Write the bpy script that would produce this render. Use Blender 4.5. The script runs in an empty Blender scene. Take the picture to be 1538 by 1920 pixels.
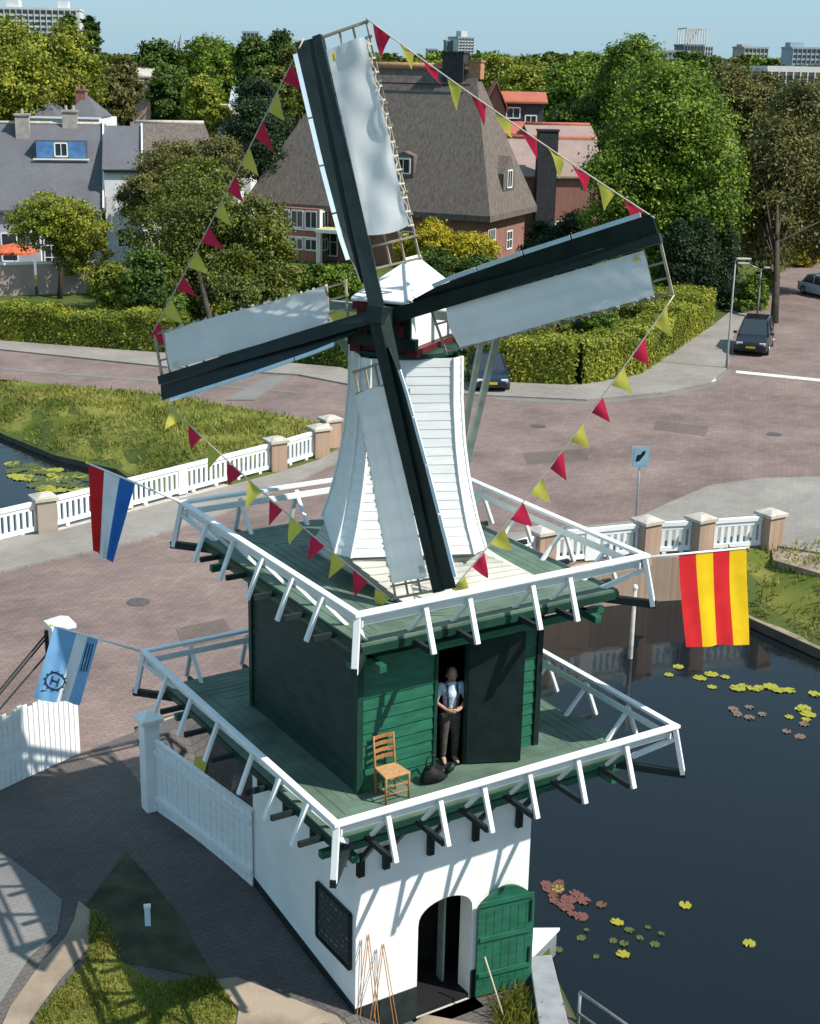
import bpy, bmesh, math, random
import numpy as np
from mathutils import Vector, Matrix, noise
from mathutils.geometry import delaunay_2d_cdt
random.seed(7); RNG = np.random.default_rng(7)
SC = bpy.context.scene; COL = SC.collection

# ------------------------------------------------------------------ camera, sky, sun, exposure
CAM = np.array([-12.7614, -20.5043, 11.8014]); YAW, PITCH, ROLL, FPX = 0.5646, 0.3019, 0.0209, 2691.3
def cam_axes():
    d = np.array([math.sin(YAW)*math.cos(PITCH), math.cos(YAW)*math.cos(PITCH), -math.sin(PITCH)])
    r = np.array([math.cos(YAW), -math.sin(YAW), 0]); u = np.cross(r, d)
    return math.cos(ROLL)*r+math.sin(ROLL)*u, -math.sin(ROLL)*r+math.cos(ROLL)*u, d
CR, CU, CD = cam_axes()
cam = bpy.data.objects.new('camera', bpy.data.cameras.new('camera')); COL.objects.link(cam)
cam.matrix_world = Matrix(((CR[0], CU[0], -CD[0], CAM[0]), (CR[1], CU[1], -CD[1], CAM[1]), (CR[2], CU[2], -CD[2], CAM[2]), (0, 0, 0, 1)))
cam.data.sensor_fit = 'VERTICAL'; cam.data.sensor_height = 36.0; cam.data.lens = FPX/1920*36.0
cam.data.clip_start = 0.5; cam.data.clip_end = 9000
SC.camera = cam
SUN = Vector((0.54, -0.70, 1.0)).normalized()
W = bpy.data.worlds.new("World"); SC.world = W; W.use_nodes = True
nt = W.node_tree; bg = nt.nodes['Background']; sky = nt.nodes.new('ShaderNodeTexSky')
sky.sky_type = 'NISHITA'; sky.sun_disc = False
sky.sun_elevation = math.asin(SUN.z); sky.sun_rotation = math.atan2(SUN.x, SUN.y)
sky.air_density = 1.1; sky.dust_density = 0.7; sky.ozone_density = 1.0
tint = nt.nodes.new('ShaderNodeMix'); tint.data_type = 'RGBA'; tint.blend_type = 'MIX'; tint.inputs[0].default_value = .78
tint.inputs[7].default_value = (2.5, 4.35, 5.7, 1)     # the even light cyan of the print's sky
nt.links.new(sky.outputs[0], tint.inputs[6]); nt.links.new(tint.outputs[2], bg.inputs[0]); bg.inputs[1].default_value = 0.1
sun = bpy.data.objects.new('sun', bpy.data.lights.new('sun', 'SUN')); COL.objects.link(sun)
sun.data.energy = 4.6; sun.data.angle = math.radians(0.53); sun.data.color = (1.0, 0.95, 0.86)
sun.rotation_euler = SUN.to_track_quat('Z', 'Y').to_euler(); sun.location = (10, -20, 40)
SC.view_settings.view_transform = 'Standard'; SC.view_settings.look = 'None'
SC.view_settings.exposure = 0.45; SC.view_settings.gamma = 1.0
SC.cycles.use_denoising = True
SC.cycles.max_bounces = 6; SC.cycles.transparent_max_bounces = 6

# ------------------------------------------------------------------ surveying: points of the place seen along a pixel's ray
def ray(x, y): return CD + CR*(x-769)/FPX - CU*(y-960)/FPX
def Zp(x, y, z): v = ray(x, y); return CAM + v*(z-CAM[2])/v[2]
def Yp(x, y, yy): v = ray(x, y); return CAM + v*(yy-CAM[1])/v[1]
def Xp(x, y, xx): v = ray(x, y); return CAM + v*(xx-CAM[0])/v[0]
def Dp(x, y, dep): return CAM + ray(x, y)*dep
def V(*a): return np.array(a, float)
def nrm(a): a = np.asarray(a, float); return a/np.linalg.norm(a)
S = -3.4          # street level
WL = -4.95        # canal water level
DZ, DU = 0.25, 3.28   # lower and upper gallery decks

# ------------------------------------------------------------------ mesh helpers
class MB:
    def __init__(s): s.v = []; s.f = []; s.m = []; s.n = 0
    def add(s, vs, fs, mi=0):
        s.v.extend([tuple(map(float, p)) for p in vs])
        for f in fs: s.f.append(tuple(i+s.n for i in f)); s.m.append(mi)
        s.n += len(vs); return s
    def frame(s, c, ex, ey, ez, mi=0):      # box with centre c and half-axis vectors
        c, ex, ey, ez = map(np.asarray, (c, ex, ey, ez))
        P = [c+a*ex+b*ey+k*ez for k in (-1, 1) for b in (-1, 1) for a in (-1, 1)]
        return s.add(P, [(0, 2, 3, 1), (4, 5, 7, 6), (0, 1, 5, 4), (2, 6, 7, 3), (0, 4, 6, 2), (1, 3, 7, 5)], mi)
    def box(s, a, b, mi=0):
        a = np.minimum(a, b)*1.0 if False else np.array(a, float); b = np.array(b, float); h = (b-a)/2
        return s.frame((a+b)/2, V(h[0], 0, 0), V(0, h[1], 0), V(0, 0, h[2]), mi)
    def beam(s, a, b, w, h, up=(0, 0, 1), mi=0):   # w across, h along up
        a = np.asarray(a, float); b = np.asarray(b, float); d = b-a; L = np.linalg.norm(d); d = d/L
        sd = np.cross(d, up)
        if np.linalg.norm(sd) < 1e-4: sd = np.cross(d, (1, 0, 0))
        sd = nrm(sd); u = np.cross(sd, d)
        return s.frame((a+b)/2, d*L/2, sd*w/2, u*h/2, mi)
    def tube(s, pts, r, n=6, mi=0, cap=True):
        pts = [np.asarray(p, float) for p in pts]; R = r if hasattr(r, '__len__') else [r]*len(pts)
        rings = []
        for i, p in enumerate(pts):
            d = nrm(pts[min(i+1, len(pts)-1)]-pts[max(i-1, 0)])
            a = np.cross(d, (0, 0, 1));  a = np.cross(d, (1, 0, 0)) if np.linalg.norm(a) < 1e-3 else a
            a = nrm(a); b = np.cross(d, a)
            rings.append([p+R[i]*(math.cos(2*math.pi*k/n)*a+math.sin(2*math.pi*k/n)*b) for k in range(n)])
        s.loft(rings, mi, cap); return s
    def loft(s, rings, mi=0, cap=True, closed=True):
        n = len(rings[0]); vs = [p for r in rings for p in r]; fs = []
        for i in range(len(rings)-1):
            for k in range(n if closed else n-1):
                k2 = (k+1) % n; fs.append((i*n+k, i*n+k2, (i+1)*n+k2, (i+1)*n+k))
        if cap and closed: fs.append(tuple(range(n-1, -1, -1))); fs.append(tuple((len(rings)-1)*n+k for k in range(n)))
        return s.add(vs, fs, mi)
    def lathe(s, prof, c, n=16, mi=0):
        return s.loft([[(c[0]+r*math.cos(2*math.pi*k/n), c[1]+r*math.sin(2*math.pi*k/n), c[2]+z) for k in range(n)] for r, z in prof], mi)
    def prism(s, poly, d, mi=0):             # planar polygon pushed along d
        n = len(poly); d = np.asarray(d, float); P = [np.asarray(p, float) for p in poly]
        return s.add(P+[p+d for p in P], [tuple(range(n))[::-1], tuple(range(n, 2*n))]+[(k, (k+1) % n, n+(k+1) % n, n+k) for k in range(n)], mi)
    def grid(s, fn, nu, nv, mi=0):           # surface fn(u,v) on the unit square
        vs = [fn(i/nu, j/nv) for j in range(nv+1) for i in range(nu+1)]
        return s.add(vs, [(j*(nu+1)+i, j*(nu+1)+i+1, (j+1)*(nu+1)+i+1, (j+1)*(nu+1)+i) for j in range(nv) for i in range(nu)], mi)
def root_loc(o):
    l = Vector((0, 0, 0))
    while o is not None: l = l + o.location; o = o.parent
    return l
def obj(name, mb, mats, parent=None, smooth=False, kind=None, loc=None, fix=True, bevel=0):
    me = bpy.data.meshes.new(name)
    off = np.array(root_loc(parent)) if parent is not None else (np.array(loc, float) if loc is not None else np.zeros(3))
    vs = np.array(mb.v, float)-off
    me.from_pydata(vs.tolist(), [], mb.f); me.update()
    mats = mats if isinstance(mats, (list, tuple)) else [mats]
    for m in mats: me.materials.append(m)
    if len(mats) > 1: me.polygons.foreach_set('material_index', mb.m)
    if fix:
        bm = bmesh.new(); bm.from_mesh(me); bmesh.ops.recalc_face_normals(bm, faces=bm.faces); bm.to_mesh(me); bm.free()
    if smooth:
        me.polygons.foreach_set('use_smooth', [True]*len(me.polygons))
    o = bpy.data.objects.new(name, me); COL.objects.link(o)
    if parent is not None: o.parent = parent
    elif loc is not None: o.location = loc
    if kind: o['kind'] = kind
    if bevel:
        b = o.modifiers.new('bevel', 'BEVEL'); b.width = bevel; b.segments = 2; b.limit_method = 'ANGLE'
    return o
def tag(o, label=None, cat=None, group=None, kind=None):
    if label: o['label'] = label
    if cat: o['category'] = cat
    if group: o['group'] = group
    if kind: o['kind'] = kind
    return o
def thing(name, loc, label, cat, group=None):
    o = bpy.data.objects.new(name, None); COL.objects.link(o); o.location = tuple(map(float, loc)); o.empty_display_size = .3
    return tag(o, label, cat, group)
def children(o): return [c for c in COL.objects if c.parent == o]
def copy_tree(o, parent=None):
    c = o.copy(); COL.objects.link(c); c.parent = parent
    for ch in children(o): copy_tree(ch, c)
    return c

# ------------------------------------------------------------------ materials
def node_mat(name):
    m = bpy.data.materials.new(name); m.use_nodes = True; t = m.node_tree
    return m, t, t.nodes['Principled BSDF']
def mat(name, col, rough=.6, var=.18, scale=3.0, bump=0, bscale=30, spec=.3, col2=None, metal=0, detail=5, thr=(.35, .65), stretch=None):
    m, t, b = node_mat(name); N = t.nodes; L = t.links
    b.inputs['Roughness'].default_value = rough; b.inputs['Specular IOR Level'].default_value = spec; b.inputs['Metallic'].default_value = metal
    tc = N.new('ShaderNodeTexCoord'); mp = N.new('ShaderNodeMapping'); L.new(tc.outputs['Object'], mp.inputs[0])
    if stretch: mp.inputs['Scale'].default_value = stretch
    nz = N.new('ShaderNodeTexNoise'); nz.inputs['Scale'].default_value = scale; nz.inputs['Detail'].default_value = detail
    L.new(mp.outputs[0], nz.inputs['Vector'])
    cr = N.new('ShaderNodeValToRGB'); L.new(nz.outputs['Fac'], cr.inputs[0])
    c2 = col2 if col2 else tuple(c*(1-var) for c in col); c1 = col if col2 else tuple(min(1, c*(1+var*.6)) for c in col)
    cr.color_ramp.elements[0].position = thr[0]; cr.color_ramp.elements[1].position = thr[1]
    cr.color_ramp.elements[0].color = (*c2, 1); cr.color_ramp.elements[1].color = (*c1, 1)
    L.new(cr.outputs[0], b.inputs['Base Color'])
    if bump:
        n2 = N.new('ShaderNodeTexNoise'); n2.inputs['Scale'].default_value = bscale; n2.inputs['Detail'].default_value = 4
        L.new(mp.outputs[0], n2.inputs['Vector'])
        bp = N.new('ShaderNodeBump'); bp.inputs['Strength'].default_value = min(1, bump); bp.inputs['Distance'].default_value = .02
        L.new(n2.outputs['Fac'], bp.inputs['Height']); L.new(bp.outputs[0], b.inputs['Normal'])
    return m
def cloth_mat(name, col, trans=.35, var=.08, scale=4):
    m = mat(name, col, .8, var, scale, .15, 60, .1); t = m.node_tree; N = t.nodes; L = t.links
    b = N['Principled BSDF']; tr = N.new('ShaderNodeBsdfTranslucent'); mx = N.new('ShaderNodeMixShader'); mx.inputs[0].default_value = trans
    src = b.inputs['Base Color'].links[0].from_socket; L.new(src, tr.inputs[0])
    L.new(b.outputs[0], mx.inputs[1]); L.new(tr.outputs[0], mx.inputs[2]); L.new(mx.outputs[0], N['Material Output'].inputs[0])
    return m
def leaf_mat(name, cols, trans=.2, nscale=.5):
    m, t, b = node_mat(name); N = t.nodes; L = t.links
    geo = N.new('ShaderNodeNewGeometry'); tc = N.new('ShaderNodeTexCoord'); nz = N.new('ShaderNodeTexNoise')
    nz.inputs['Scale'].default_value = nscale; nz.inputs['Detail'].default_value = 3; L.new(tc.outputs['Object'], nz.inputs['Vector'])
    ma = N.new('ShaderNodeMath'); ma.operation = 'MULTIPLY_ADD'; ma.inputs[1].default_value = .5; L.new(geo.outputs['Random Per Island'], ma.inputs[0])
    mb_ = N.new('ShaderNodeMath'); mb_.operation = 'MULTIPLY_ADD'; mb_.inputs[1].default_value = 1.3; mb_.inputs[2].default_value = -.4; L.new(nz.outputs['Fac'], mb_.inputs[0])
    L.new(mb_.outputs[0], ma.inputs[2])
    cr = N.new('ShaderNodeValToRGB'); L.new(ma.outputs[0], cr.inputs[0])
    els = cr.color_ramp.elements
    for i, c in enumerate(cols):
        p = .1+.8*i/(len(cols)-1)
        e = els[i] if i < 2 else els.new(p)
        e.position = p; e.color = (*c, 1)
    L.new(cr.outputs[0], b.inputs['Base Color']); b.inputs['Roughness'].default_value = .55; b.inputs['Specular IOR Level'].default_value = .25
    tr = N.new('ShaderNodeBsdfTranslucent'); L.new(cr.outputs[0], tr.inputs[0])
    mx = N.new('ShaderNodeMixShader'); mx.inputs[0].default_value = trans
    L.new(b.outputs[0], mx.inputs[1]); L.new(tr.outputs[0], mx.inputs[2]); L.new(mx.outputs[0], N['Material Output'].inputs[0])
    return m
M = {}
M['white'] = mat('white_paint', (.80, .81, .81), .45, .05, 2.0, .1, 40)
M['plaster'] = mat('white_plaster', (.80, .80, .78), .8, .07, 1.3, .35, 25)
M['whiteboard'] = mat('white_boards', (.79, .80, .80), .5, .07, 2.0, .2, 30, stretch=(1, 1, 6))
M['tar'] = mat('black_tar', (.016, .024, .025), .55, .3, 4, .3, 30)
M['black'] = mat('black_paint', (.010, .020, .019), .42, .25, 3, .2, 25)
M['green'] = mat('green_paint', (.020, .120, .072), .42, .22, 2.5, .2, 20, stretch=(1, 1, 5))
M['greendark'] = mat('dark_green_paint', (.010, .045, .030), .45, .25, 2.5, .2, 20)
M['deck'] = mat('green_deck', (.105, .16, .12), .62, .3, 1.6, .3, 25)
M['skirt'] = mat('grey_boards', (.50, .49, .44), .6, .15, 2, .3, 25)
M['red'] = mat('dark_red_paint', (.10, .010, .016), .5, .2, 4)
M['sailcloth'] = cloth_mat('sail_cloth', (.88, .90, .92), .55, .05, 1.2)
M['lath'] = mat('lath_wood', (.36, .30, .22), .7, .25, 5)
M['strip'] = mat('blue_white_board', (.62, .74, .82), .4, .06, 3)
M['greygreen'] = mat('grey_green_timber', (.22, .27, .24), .6, .2, 3)
M['yellow'] = mat('yellow_cloth', (.62, .52, .06), .7, .1, 6)
M['steel'] = mat('grey_steel', (.42, .43, .44), .4, .15, 6, metal=.6)
M['dark'] = mat('dark_interior', (.010, .010, .011), .9, .2, 3)  # near-black for painted indoor shade; the door seams use it too
M['wood'] = mat('honey_wood', (.36, .17, .06), .45, .25, 6, .2, 40, stretch=(4, 4, 1))
M['rope'] = mat('rope', (.55, .50, .42), .9, .1, 10)
# ================================================================== THE WINDMILL
MX, MY = 0.1, 0.1
mill = thing('windmill', (MX, MY, -4.6), 'white and green windmill with two railed galleries, white sails and an arched green door', 'windmill')
BX0, BX1, BY0, BY1 = -2.01, 1.66, -2.08, 1.9
# ---- masonry base with an arched doorway
def arch_pts(x0, x1, zs, rise, n=14):
    c = (x0+x1)/2; h = (x1-x0)/2
    return [(c-h*math.cos(math.pi*k/n), zs+rise*math.sin(math.pi*k/n)**.8) for k in range(n+1)]
DX0, DX1, DZS, DRI = -.74, .42, -2.72, .42
b = MB(); T = .38; ZB, ZT = -5.4, -.12
b.box((BX0, BY0, ZB), (DX0, BY0+T, ZT)); b.box((DX1, BY0, ZB), (BX1, BY0+T, ZT))
ap = arch_pts(DX0, DX1, DZS, DRI)
for (x0, z0), (x1, z1) in zip(ap[:-1], ap[1:]):
    if x1-x0 < 1e-5: continue
    b.add([(x0, BY0, z0), (x1, BY0, z1), (x1, BY0, ZT), (x0, BY0, ZT), (x0, BY0+T, z0), (x1, BY0+T, z1), (x1, BY0+T, ZT), (x0, BY0+T, ZT)],
          [(0, 1, 2, 3), (7, 6, 5, 4), (0, 4, 5, 1), (3, 2, 6, 7)])
b.box((BX0, BY0+T, ZB), (BX0+T, BY1, ZT)); b.box((BX1-T, BY0+T, ZB), (BX1, BY1, ZT)); b.box((BX0+T, BY1-T, ZB), (BX1-T, BY1, ZT))
base = obj('base_wall', b, M['plaster'], mill)
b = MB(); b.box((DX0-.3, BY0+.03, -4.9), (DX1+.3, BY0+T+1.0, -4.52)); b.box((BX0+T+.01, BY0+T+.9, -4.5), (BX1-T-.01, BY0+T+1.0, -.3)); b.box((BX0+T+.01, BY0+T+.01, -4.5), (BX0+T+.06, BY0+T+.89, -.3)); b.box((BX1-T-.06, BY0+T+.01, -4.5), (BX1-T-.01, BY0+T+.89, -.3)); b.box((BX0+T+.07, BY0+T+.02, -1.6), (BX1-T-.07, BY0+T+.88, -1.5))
obj('shade_shell', b, M['dark'], base)  # near-black shell added to stand in for the shade inside the doorway
b = MB(); o_ = .025           # tarred plinth following the slope of the ground
b.box((BX0-o_, BY0-o_, ZB), (DX0-.003, BY0-.0005, -3.93)); obj('plinth', b, M['tar'], mill); b = MB(); b.box((DX1+.003, BY0-o_, ZB), (BX1+o_, BY0-.0005, -4.02)); obj('plinth', b, M['tar'], mill); b = MB()
b.add([(BX0-o_, BY0-.0005, ZB), (BX0-o_, BY1, ZB), (BX0-o_, BY1, -3.42), (BX0-o_, BY0-.0005, -3.90), (BX0-.0005, BY0-.0005, ZB), (BX0-.0005, BY1, ZB), (BX0-.0005, BY1, -3.42), (BX0-.0005, BY0-.0005, -3.90)],
      [(0, 1, 2, 3), (7, 6, 5, 4), (3, 2, 6, 7), (0, 3, 7, 4), (1, 5, 6, 2)])
obj('plinth', b, M['tar'], mill)
b = MB()                       # buttress and its sloped white top on the water side
b.prism([(BX1+.003, -2.02, -5.6), (2.95, -1.42, -5.6), (BX1+.003, -.7, -5.6)], (0, 0, 1.18)); bu = obj('buttress', b, mat('wet_concrete', (.20, .21, .22), .8, .2, 3), mill)
b = MB(); b.prism([(BX1+.003, -2.05, -4.415), (3.02, -1.42, -4.415), (BX1+.003, -.65, -4.415)], (0, 0, .06)); b.add([(BX1+.003, -2.0, -4.354), (2.9, -1.42, -4.354), (BX1+.003, -.7, -4.354), (BX1+.003, -1.3, -3.95)], [(0, 1, 3), (1, 2, 3)]); obj('buttress_cap', b, M['plaster'], bu)
# ---- open door leaf
hx, hy = .50, BY0-.05; du = nrm(V(1, -.16, 0)); LW = 1.14
def leaf(u, z): return V(hx, hy, 0)+du*u*LW+V(0, 0, z)
lp = [(k/14, DZS-.02+.40*math.sin(math.pi*k/14)**.8) for k in range(15)]
b = MB(); nout = np.cross(du, (0, 0, 1))
poly = [leaf(0, -4.55)]+[leaf(u, z) for u, z in lp]+[leaf(1, -4.55)]
b.prism(poly, nout*.05)
door = obj('door_leaf', b, M['green'], mill)
b = MB()
for z in (-2.62, -3.35, -4.1):
    b.frame(leaf(.5, z)+nout*.068, du*LW*.47, nout*.014, V(0, 0, .045))
for k in range(1, 7): b.frame(leaf(k/7, -3.55)+nout*.053, du*.006, nout*.003, V(0, 0, .78))
obj('ledge', b, M['green'], door)
for z in (-2.95, -3.95): b = MB(); b.frame(leaf(.93, z)+nout*.066, du*.018, nout*.012, V(0, 0, .22)); obj('hinge', b, M['black'], door)
b = MB(); b.frame(V(DX1-.2, BY0+T+.30, -3.62), V(.01, .11, 0), V(.022, -.002, 0), V(0, 0, .95)); obj('inner_door', b, M['greygreen'], mill)
b = MB(); b.box((DX0-.1, BY0-.35, -4.66), (DX1+.1, BY0+.1, -4.60)); obj('threshold', b, M['skirt'], mill)
# ---- notice board on the shaded wall
cs = [Xp(598, 1668, BX0), Xp(660, 1716, BX0), Xp(656, 1812, BX0), Xp(598, 1766, BX0)]
y1, y0 = cs[0][1], cs[1][1]; zt, zb = -2.12, -3.2
def chalk_mat():
    m, t, bb = node_mat('chalked_slate'); N = t.nodes; L = t.links; tc = N.new('ShaderNodeTexCoord'); sp = N.new('ShaderNodeSeparateXYZ'); cb_ = N.new('ShaderNodeCombineXYZ'); L.new(tc.outputs['Object'], sp.inputs[0]); L.new(sp.outputs[1], cb_.inputs[0]); L.new(sp.outputs[2], cb_.inputs[1])
    br = N.new('ShaderNodeTexBrick'); br.inputs['Scale'].default_value = 1; br.inputs['Brick Width'].default_value = .17; br.inputs['Row Height'].default_value = .12; br.inputs['Mortar Size'].default_value = .042; br.offset = .37; br.squash = .6; br.squash_frequency = 3
    br.inputs['Color1'].default_value = (.16, .18, .19, 1); br.inputs['Color2'].default_value = (.03, .04, .045, 1); br.inputs['Mortar'].default_value = (.028, .036, .04, 1); L.new(cb_.outputs[0], br.inputs['Vector']); L.new(br.outputs[0], bb.inputs['Base Color']); bb.inputs['Roughness'].default_value = .7; return m
nb = thing('notice_board', (BX0-.03, (y0+y1)/2, zb), 'black chalked notice board hung on the shaded side wall of the mill base', 'notice board')
b = MB(); b.box((BX0-.03, y0, zb), (BX0-.004, y1, zt)); obj('panel', b, chalk_mat(), nb)
b = MB()
for a_, c_ in (((y0, zb), (y1, zb)), ((y0, zt), (y1, zt)), ((y0, zb), (y0, zt)), ((y1, zb), (y1, zt))):
    b.beam((BX0-.035, a_[0], a_[1]), (BX0-.035, c_[0], c_[1]), .06, .05, (1, 0, 0))
obj('frame', b, M['black'], nb)

# ---- galleries
def gallery(deck_rect, dz, rail_rect, rz, posts, name, tips_z, wall_z, bracket_x, wallr, bdy, ledger_in):
    x0, y0, x1, y1 = deck_rect; g = MB()
    # deck boards run away from the wall on each side (mitred at the corners)
    hx0, hy0, hx1, hy1 = wallr
    def planks(A, B, C, D_, n):   # quad A,B outer edge, D_,C inner edge ; boards parallel to A-B
        for k in range(n):
            a, c = k/n+.004, (k+1)/n-.004
            P = [A+(D_-A)*a, B+(C-B)*a, B+(C-B)*c, A+(D_-A)*c]
            g.prism([V(*p, dz-.045) for p in P], (0, 0, .045+random.uniform(-.003, .003)))
    o = [V(x0, y0), V(x1, y0), V(x1, y1), V(x0, y1)]; i_ = [V(hx0, hy0), V(hx1, hy0), V(hx1, hy1), V(hx0, hy1)]
    for k in range(4):
        A, B, C, D_ = o[k], o[(k+1) % 4], i_[(k+1) % 4], i_[k]
        dep = abs((D_-A)[1]) if k in (0, 2) else abs((D_-A)[0])
        planks(A, B, C, D_, max(4, int(round(dep/.17))))
    gal = obj(name, g, M['deck'], mill)
    f = MB()
    for k in range(4):
        a, c = o[k], o[(k+1) % 4]; f.beam(V(*a, dz-.11), V(*c, dz-.11), .05, .12)
    obj('fascia', f, M['greendark'], gal)
    r = [V(rail_rect[0], rail_rect[1]), V(rail_rect[2], rail_rect[1]), V(rail_rect[2], rail_rect[3]), V(rail_rect[0], rail_rect[3])]
    for k in range(4):
        a, c = r[k], r[(k+1) % 4]; d = nrm(c-a)*.07
        h = MB(); h.beam(V(*(a-d*(k % 2 == 0)), rz-.03), V(*(c+d*(k % 2 == 0)), rz-.03), .13 if k % 2 == 0 else .125, .065 if k % 2 == 0 else .06); obj('handrail', h, M['white'], gal, bevel=.012)
        inward = nrm(V(-(c-a)[1], (c-a)[0])); am = a+inward*.09; cm = c+inward*.09
        h = MB(); h.beam(V(*am, rz-.20), V(*cm, rz-.20), .035, .12); obj('mid_rail', h, M['white'], gal, bevel=.008)
        pts = [(a+(c-a)*t, inward) for t in posts[k]]
        for q, inw in pts:
            top = V(*(q+inw*.05), rz-.12); tip = V(*(q-inw*.24), rz-.84)
            p = MB(); p.beam(top, tip, .085, .06, V(*inw, 0)); po = obj('rail_post', p, M['white'], gal, bevel=.008)
            p = MB(); e = V(*(q+inw*.50), dz-.02); s_ = V(*(q+inw*.05), rz-.22); p.beam(s_, e, .07, .06, V(*inw, 0)); obj('brace', p, M['white'], po, bevel=.006)
            p = MB(); e2 = V(*(q-inw*.12), tips_z+.12); p.beam(V(*(q+inw*bdy), tips_z+.12), e2, .07, .09); obj('joist', p, M['tar'], po)
    # corner posts, splayed on the diagonal
    ctr = (r[0]+r[2])/2
    for k in range(4):
        q = r[k]; dg = nrm(ctr-q)
        p = MB(); p.beam(V(*(q-dg*.0), rz-.06), V(*(q-dg*.20), rz-.92), .105, .085, V(*dg, 0)); po = obj('corner_post', p, M['white'], gal, bevel=.008)
        p = MB(); p.beam(V(*q, rz-.27), V(*(q+dg*.7), dz-.02), .09, .08, V(*dg, 0)); obj('brace', p, M['white'], po)
        p = MB(); p.beam(V(*(q+dg*(bdy*1.3)), tips_z+.06), V(*(q-dg*.25), tips_z+.06), .10, .13); obj('joist', p, M['tar'], po)
    # ledger beams under the joists and struts down to the wall
    for k in range(4):
        inward = nrm(V(-(r[(k+1) % 4]-r[k])[1], (r[(k+1) % 4]-r[k])[0])); a = o[k]+inward*ledger_in; c = o[(k+1) % 4]+inward*ledger_in
        l_ = MB(); l_.beam(V(*a, tips_z-.24), V(*c, tips_z-.24), .13, .13); obj('ledger', l_, M['green'], gal, bevel=.01)
    for x in bracket_x:
        l_ = MB(); l_.beam((x, hy0-.05, wall_z+.22), (x, hy0-.05, wall_z-.2), .12, .10, (0, 1, 0)); l_.beam((x, hy0-.06, wall_z+.12), (x, y0+ledger_in+.02, tips_z-.28), .08, .08)
        obj('bracket', l_, M['black'], gal)
    for y in np.linspace(hy0+.4, hy1-.4, 4):
        for sx, hx in ((x0+ledger_in, hx0), (x1-ledger_in, hx1)):
            sg = -1 if hx == hx0 else 1
            l_ = MB(); l_.beam((hx+sg*.05, y, wall_z+.22), (hx+sg*.05, y, wall_z-.2), .12, .10, (1, 0, 0)); l_.beam((hx+sg*.06, y, wall_z+.12), (sx, y, tips_z-.28), .08, .08); obj('bracket', l_, M['black'], gal)
    return gal
lr = (-3.367, -3.80, 3.367, 3.80)
def fr(vals, a, c): return [(v-a)/(c-a) for v in vals]
lower = gallery((-3.05, -3.12, 3.08, 3.52), DZ, lr, .95,
    [fr((-2.45, -1.49, -.65, .25, 1.25, 2.3), lr[0], lr[2]), fr((-2.6, -1.4, -.2, 1.0, 2.2), lr[1], lr[3]), fr((2.4, 1.2, 0, -1.2, -2.4), lr[2], lr[0]), fr((2.75, 1.64, .49, -.88, -1.85, -2.8), lr[3], lr[1])],
    'lower_gallery', -.02, -1.1, (-1.95, -1.45, -.55, .40, 1.35), (-1.99, -2.06, 1.64, 1.88), .75, .42)
ur = (-2.683, -3.183, 2.942, 3.347)
upper = gallery((-2.42, -2.86, 2.68, 3.1), DU, ur, 3.971,
    [fr((-1.45, -.63, .6, 1.36), ur[0], ur[2]), fr((-2.2, -1.0, .3, 1.6), ur[1], ur[3]), fr((2.0, .9, -.3, -1.5), ur[2], ur[0]), fr((2.3, 1.2, .1, -1.0, -2.0), ur[3], ur[1])],
    'upper_gallery', 3.03, 2.3, (-1.5, -.5, .5, 1.4), (-.9, -1.7, 1.7, 1.55), .7, .40)

# ---- dark green boarded house between the galleries
HX0, HX1, HY0, HY1, HZ0, HZ1 = -1.97, 1.64, -2.04, 1.86, DZ, 3.2
OX0 = Yp(814, 1420, HY0)[0]; OX1 = Yp(869, 1400, HY0)[0]; OZ = 2.72
b = MB(); hb = .205
def clap(a, c, z0, z1, out):            # weatherboards, each tilted a little proud at its foot
    a = V(*a); c = V(*c); n = int(round((z1-z0)/hb)); h = (z1-z0)/n; out = V(*out)
    for k in range(n):
        za, zb_ = z0+k*h, z0+(k+1)*h
        P = [V(*a, za)+out*.034, V(*c, za)+out*.034, V(*c, zb_)+out*.010, V(*a, zb_)+out*.010]
        Q = [V(*a, za)-out*.02, V(*c, za)-out*.02, V(*c, zb_)-out*.02, V(*a, zb_)-out*.02]
        b.add(P+Q, [(0, 1, 2, 3), (0, 4, 5, 1), (0, 3, 7, 4), (1, 5, 6, 2), (3, 2, 6, 7)])
clap((HX0, HY0), (OX0, HY0), HZ0, HZ1, (0, -1, 0)); clap((OX1, HY0), (HX1, HY0), HZ0, HZ1, (0, -1, 0)); clap((OX0, HY0), (OX1, HY0), OZ, HZ1, (0, -1, 0))
clap((HX1, HY0), (HX1, HY1), HZ0, HZ1, (1, 0, 0)); clap((HX1, HY1), (HX0, HY1), HZ0, HZ1, (0, 1, 0)); 
house = obj('boarded_house', b, M['green'], mill)
b = MB(); clap((HX0, HY1), (HX0, HY0), HZ0, HZ1, (-1, 0, 0)); obj('shaded_side', b, mat('shaded_green_boards', (.014, .040, .036), .5, .3, 2.5, .25, 18, stretch=(1, 1, 5)), house)  # side away from the sun: its shade is put into darker green boards
b = MB()
for x, y in ((HX0, HY0), (HX1, HY0), (HX0, HY1), (HX1, HY1)):
    b = MB()
    sx = -1 if x == HX0 else 1; sy = -1 if y == HY0 else 1
    b.box((x-.055+sx*.012, y-.055+sy*.012, HZ0-.02), (x+.055+sx*.012, y+.055+sy*.012, HZ1)); obj('corner_board', b, M['black'] if x > 0 else M['greendark'], house)
b = MB()
b.box((OX0-.05, HY0-.05, HZ0), (OX0+.01, HY0+.03, OZ+.05)); b.box((OX0+.012, HY0-.05, OZ), (OX1-.012, HY0+.03, OZ+.07)); b.box((OX1-.01, HY0-.05, HZ0), (OX1+.06, HY0+.03, OZ+.05))
obj('door_frame', b, M['greendark'], house)
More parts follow.
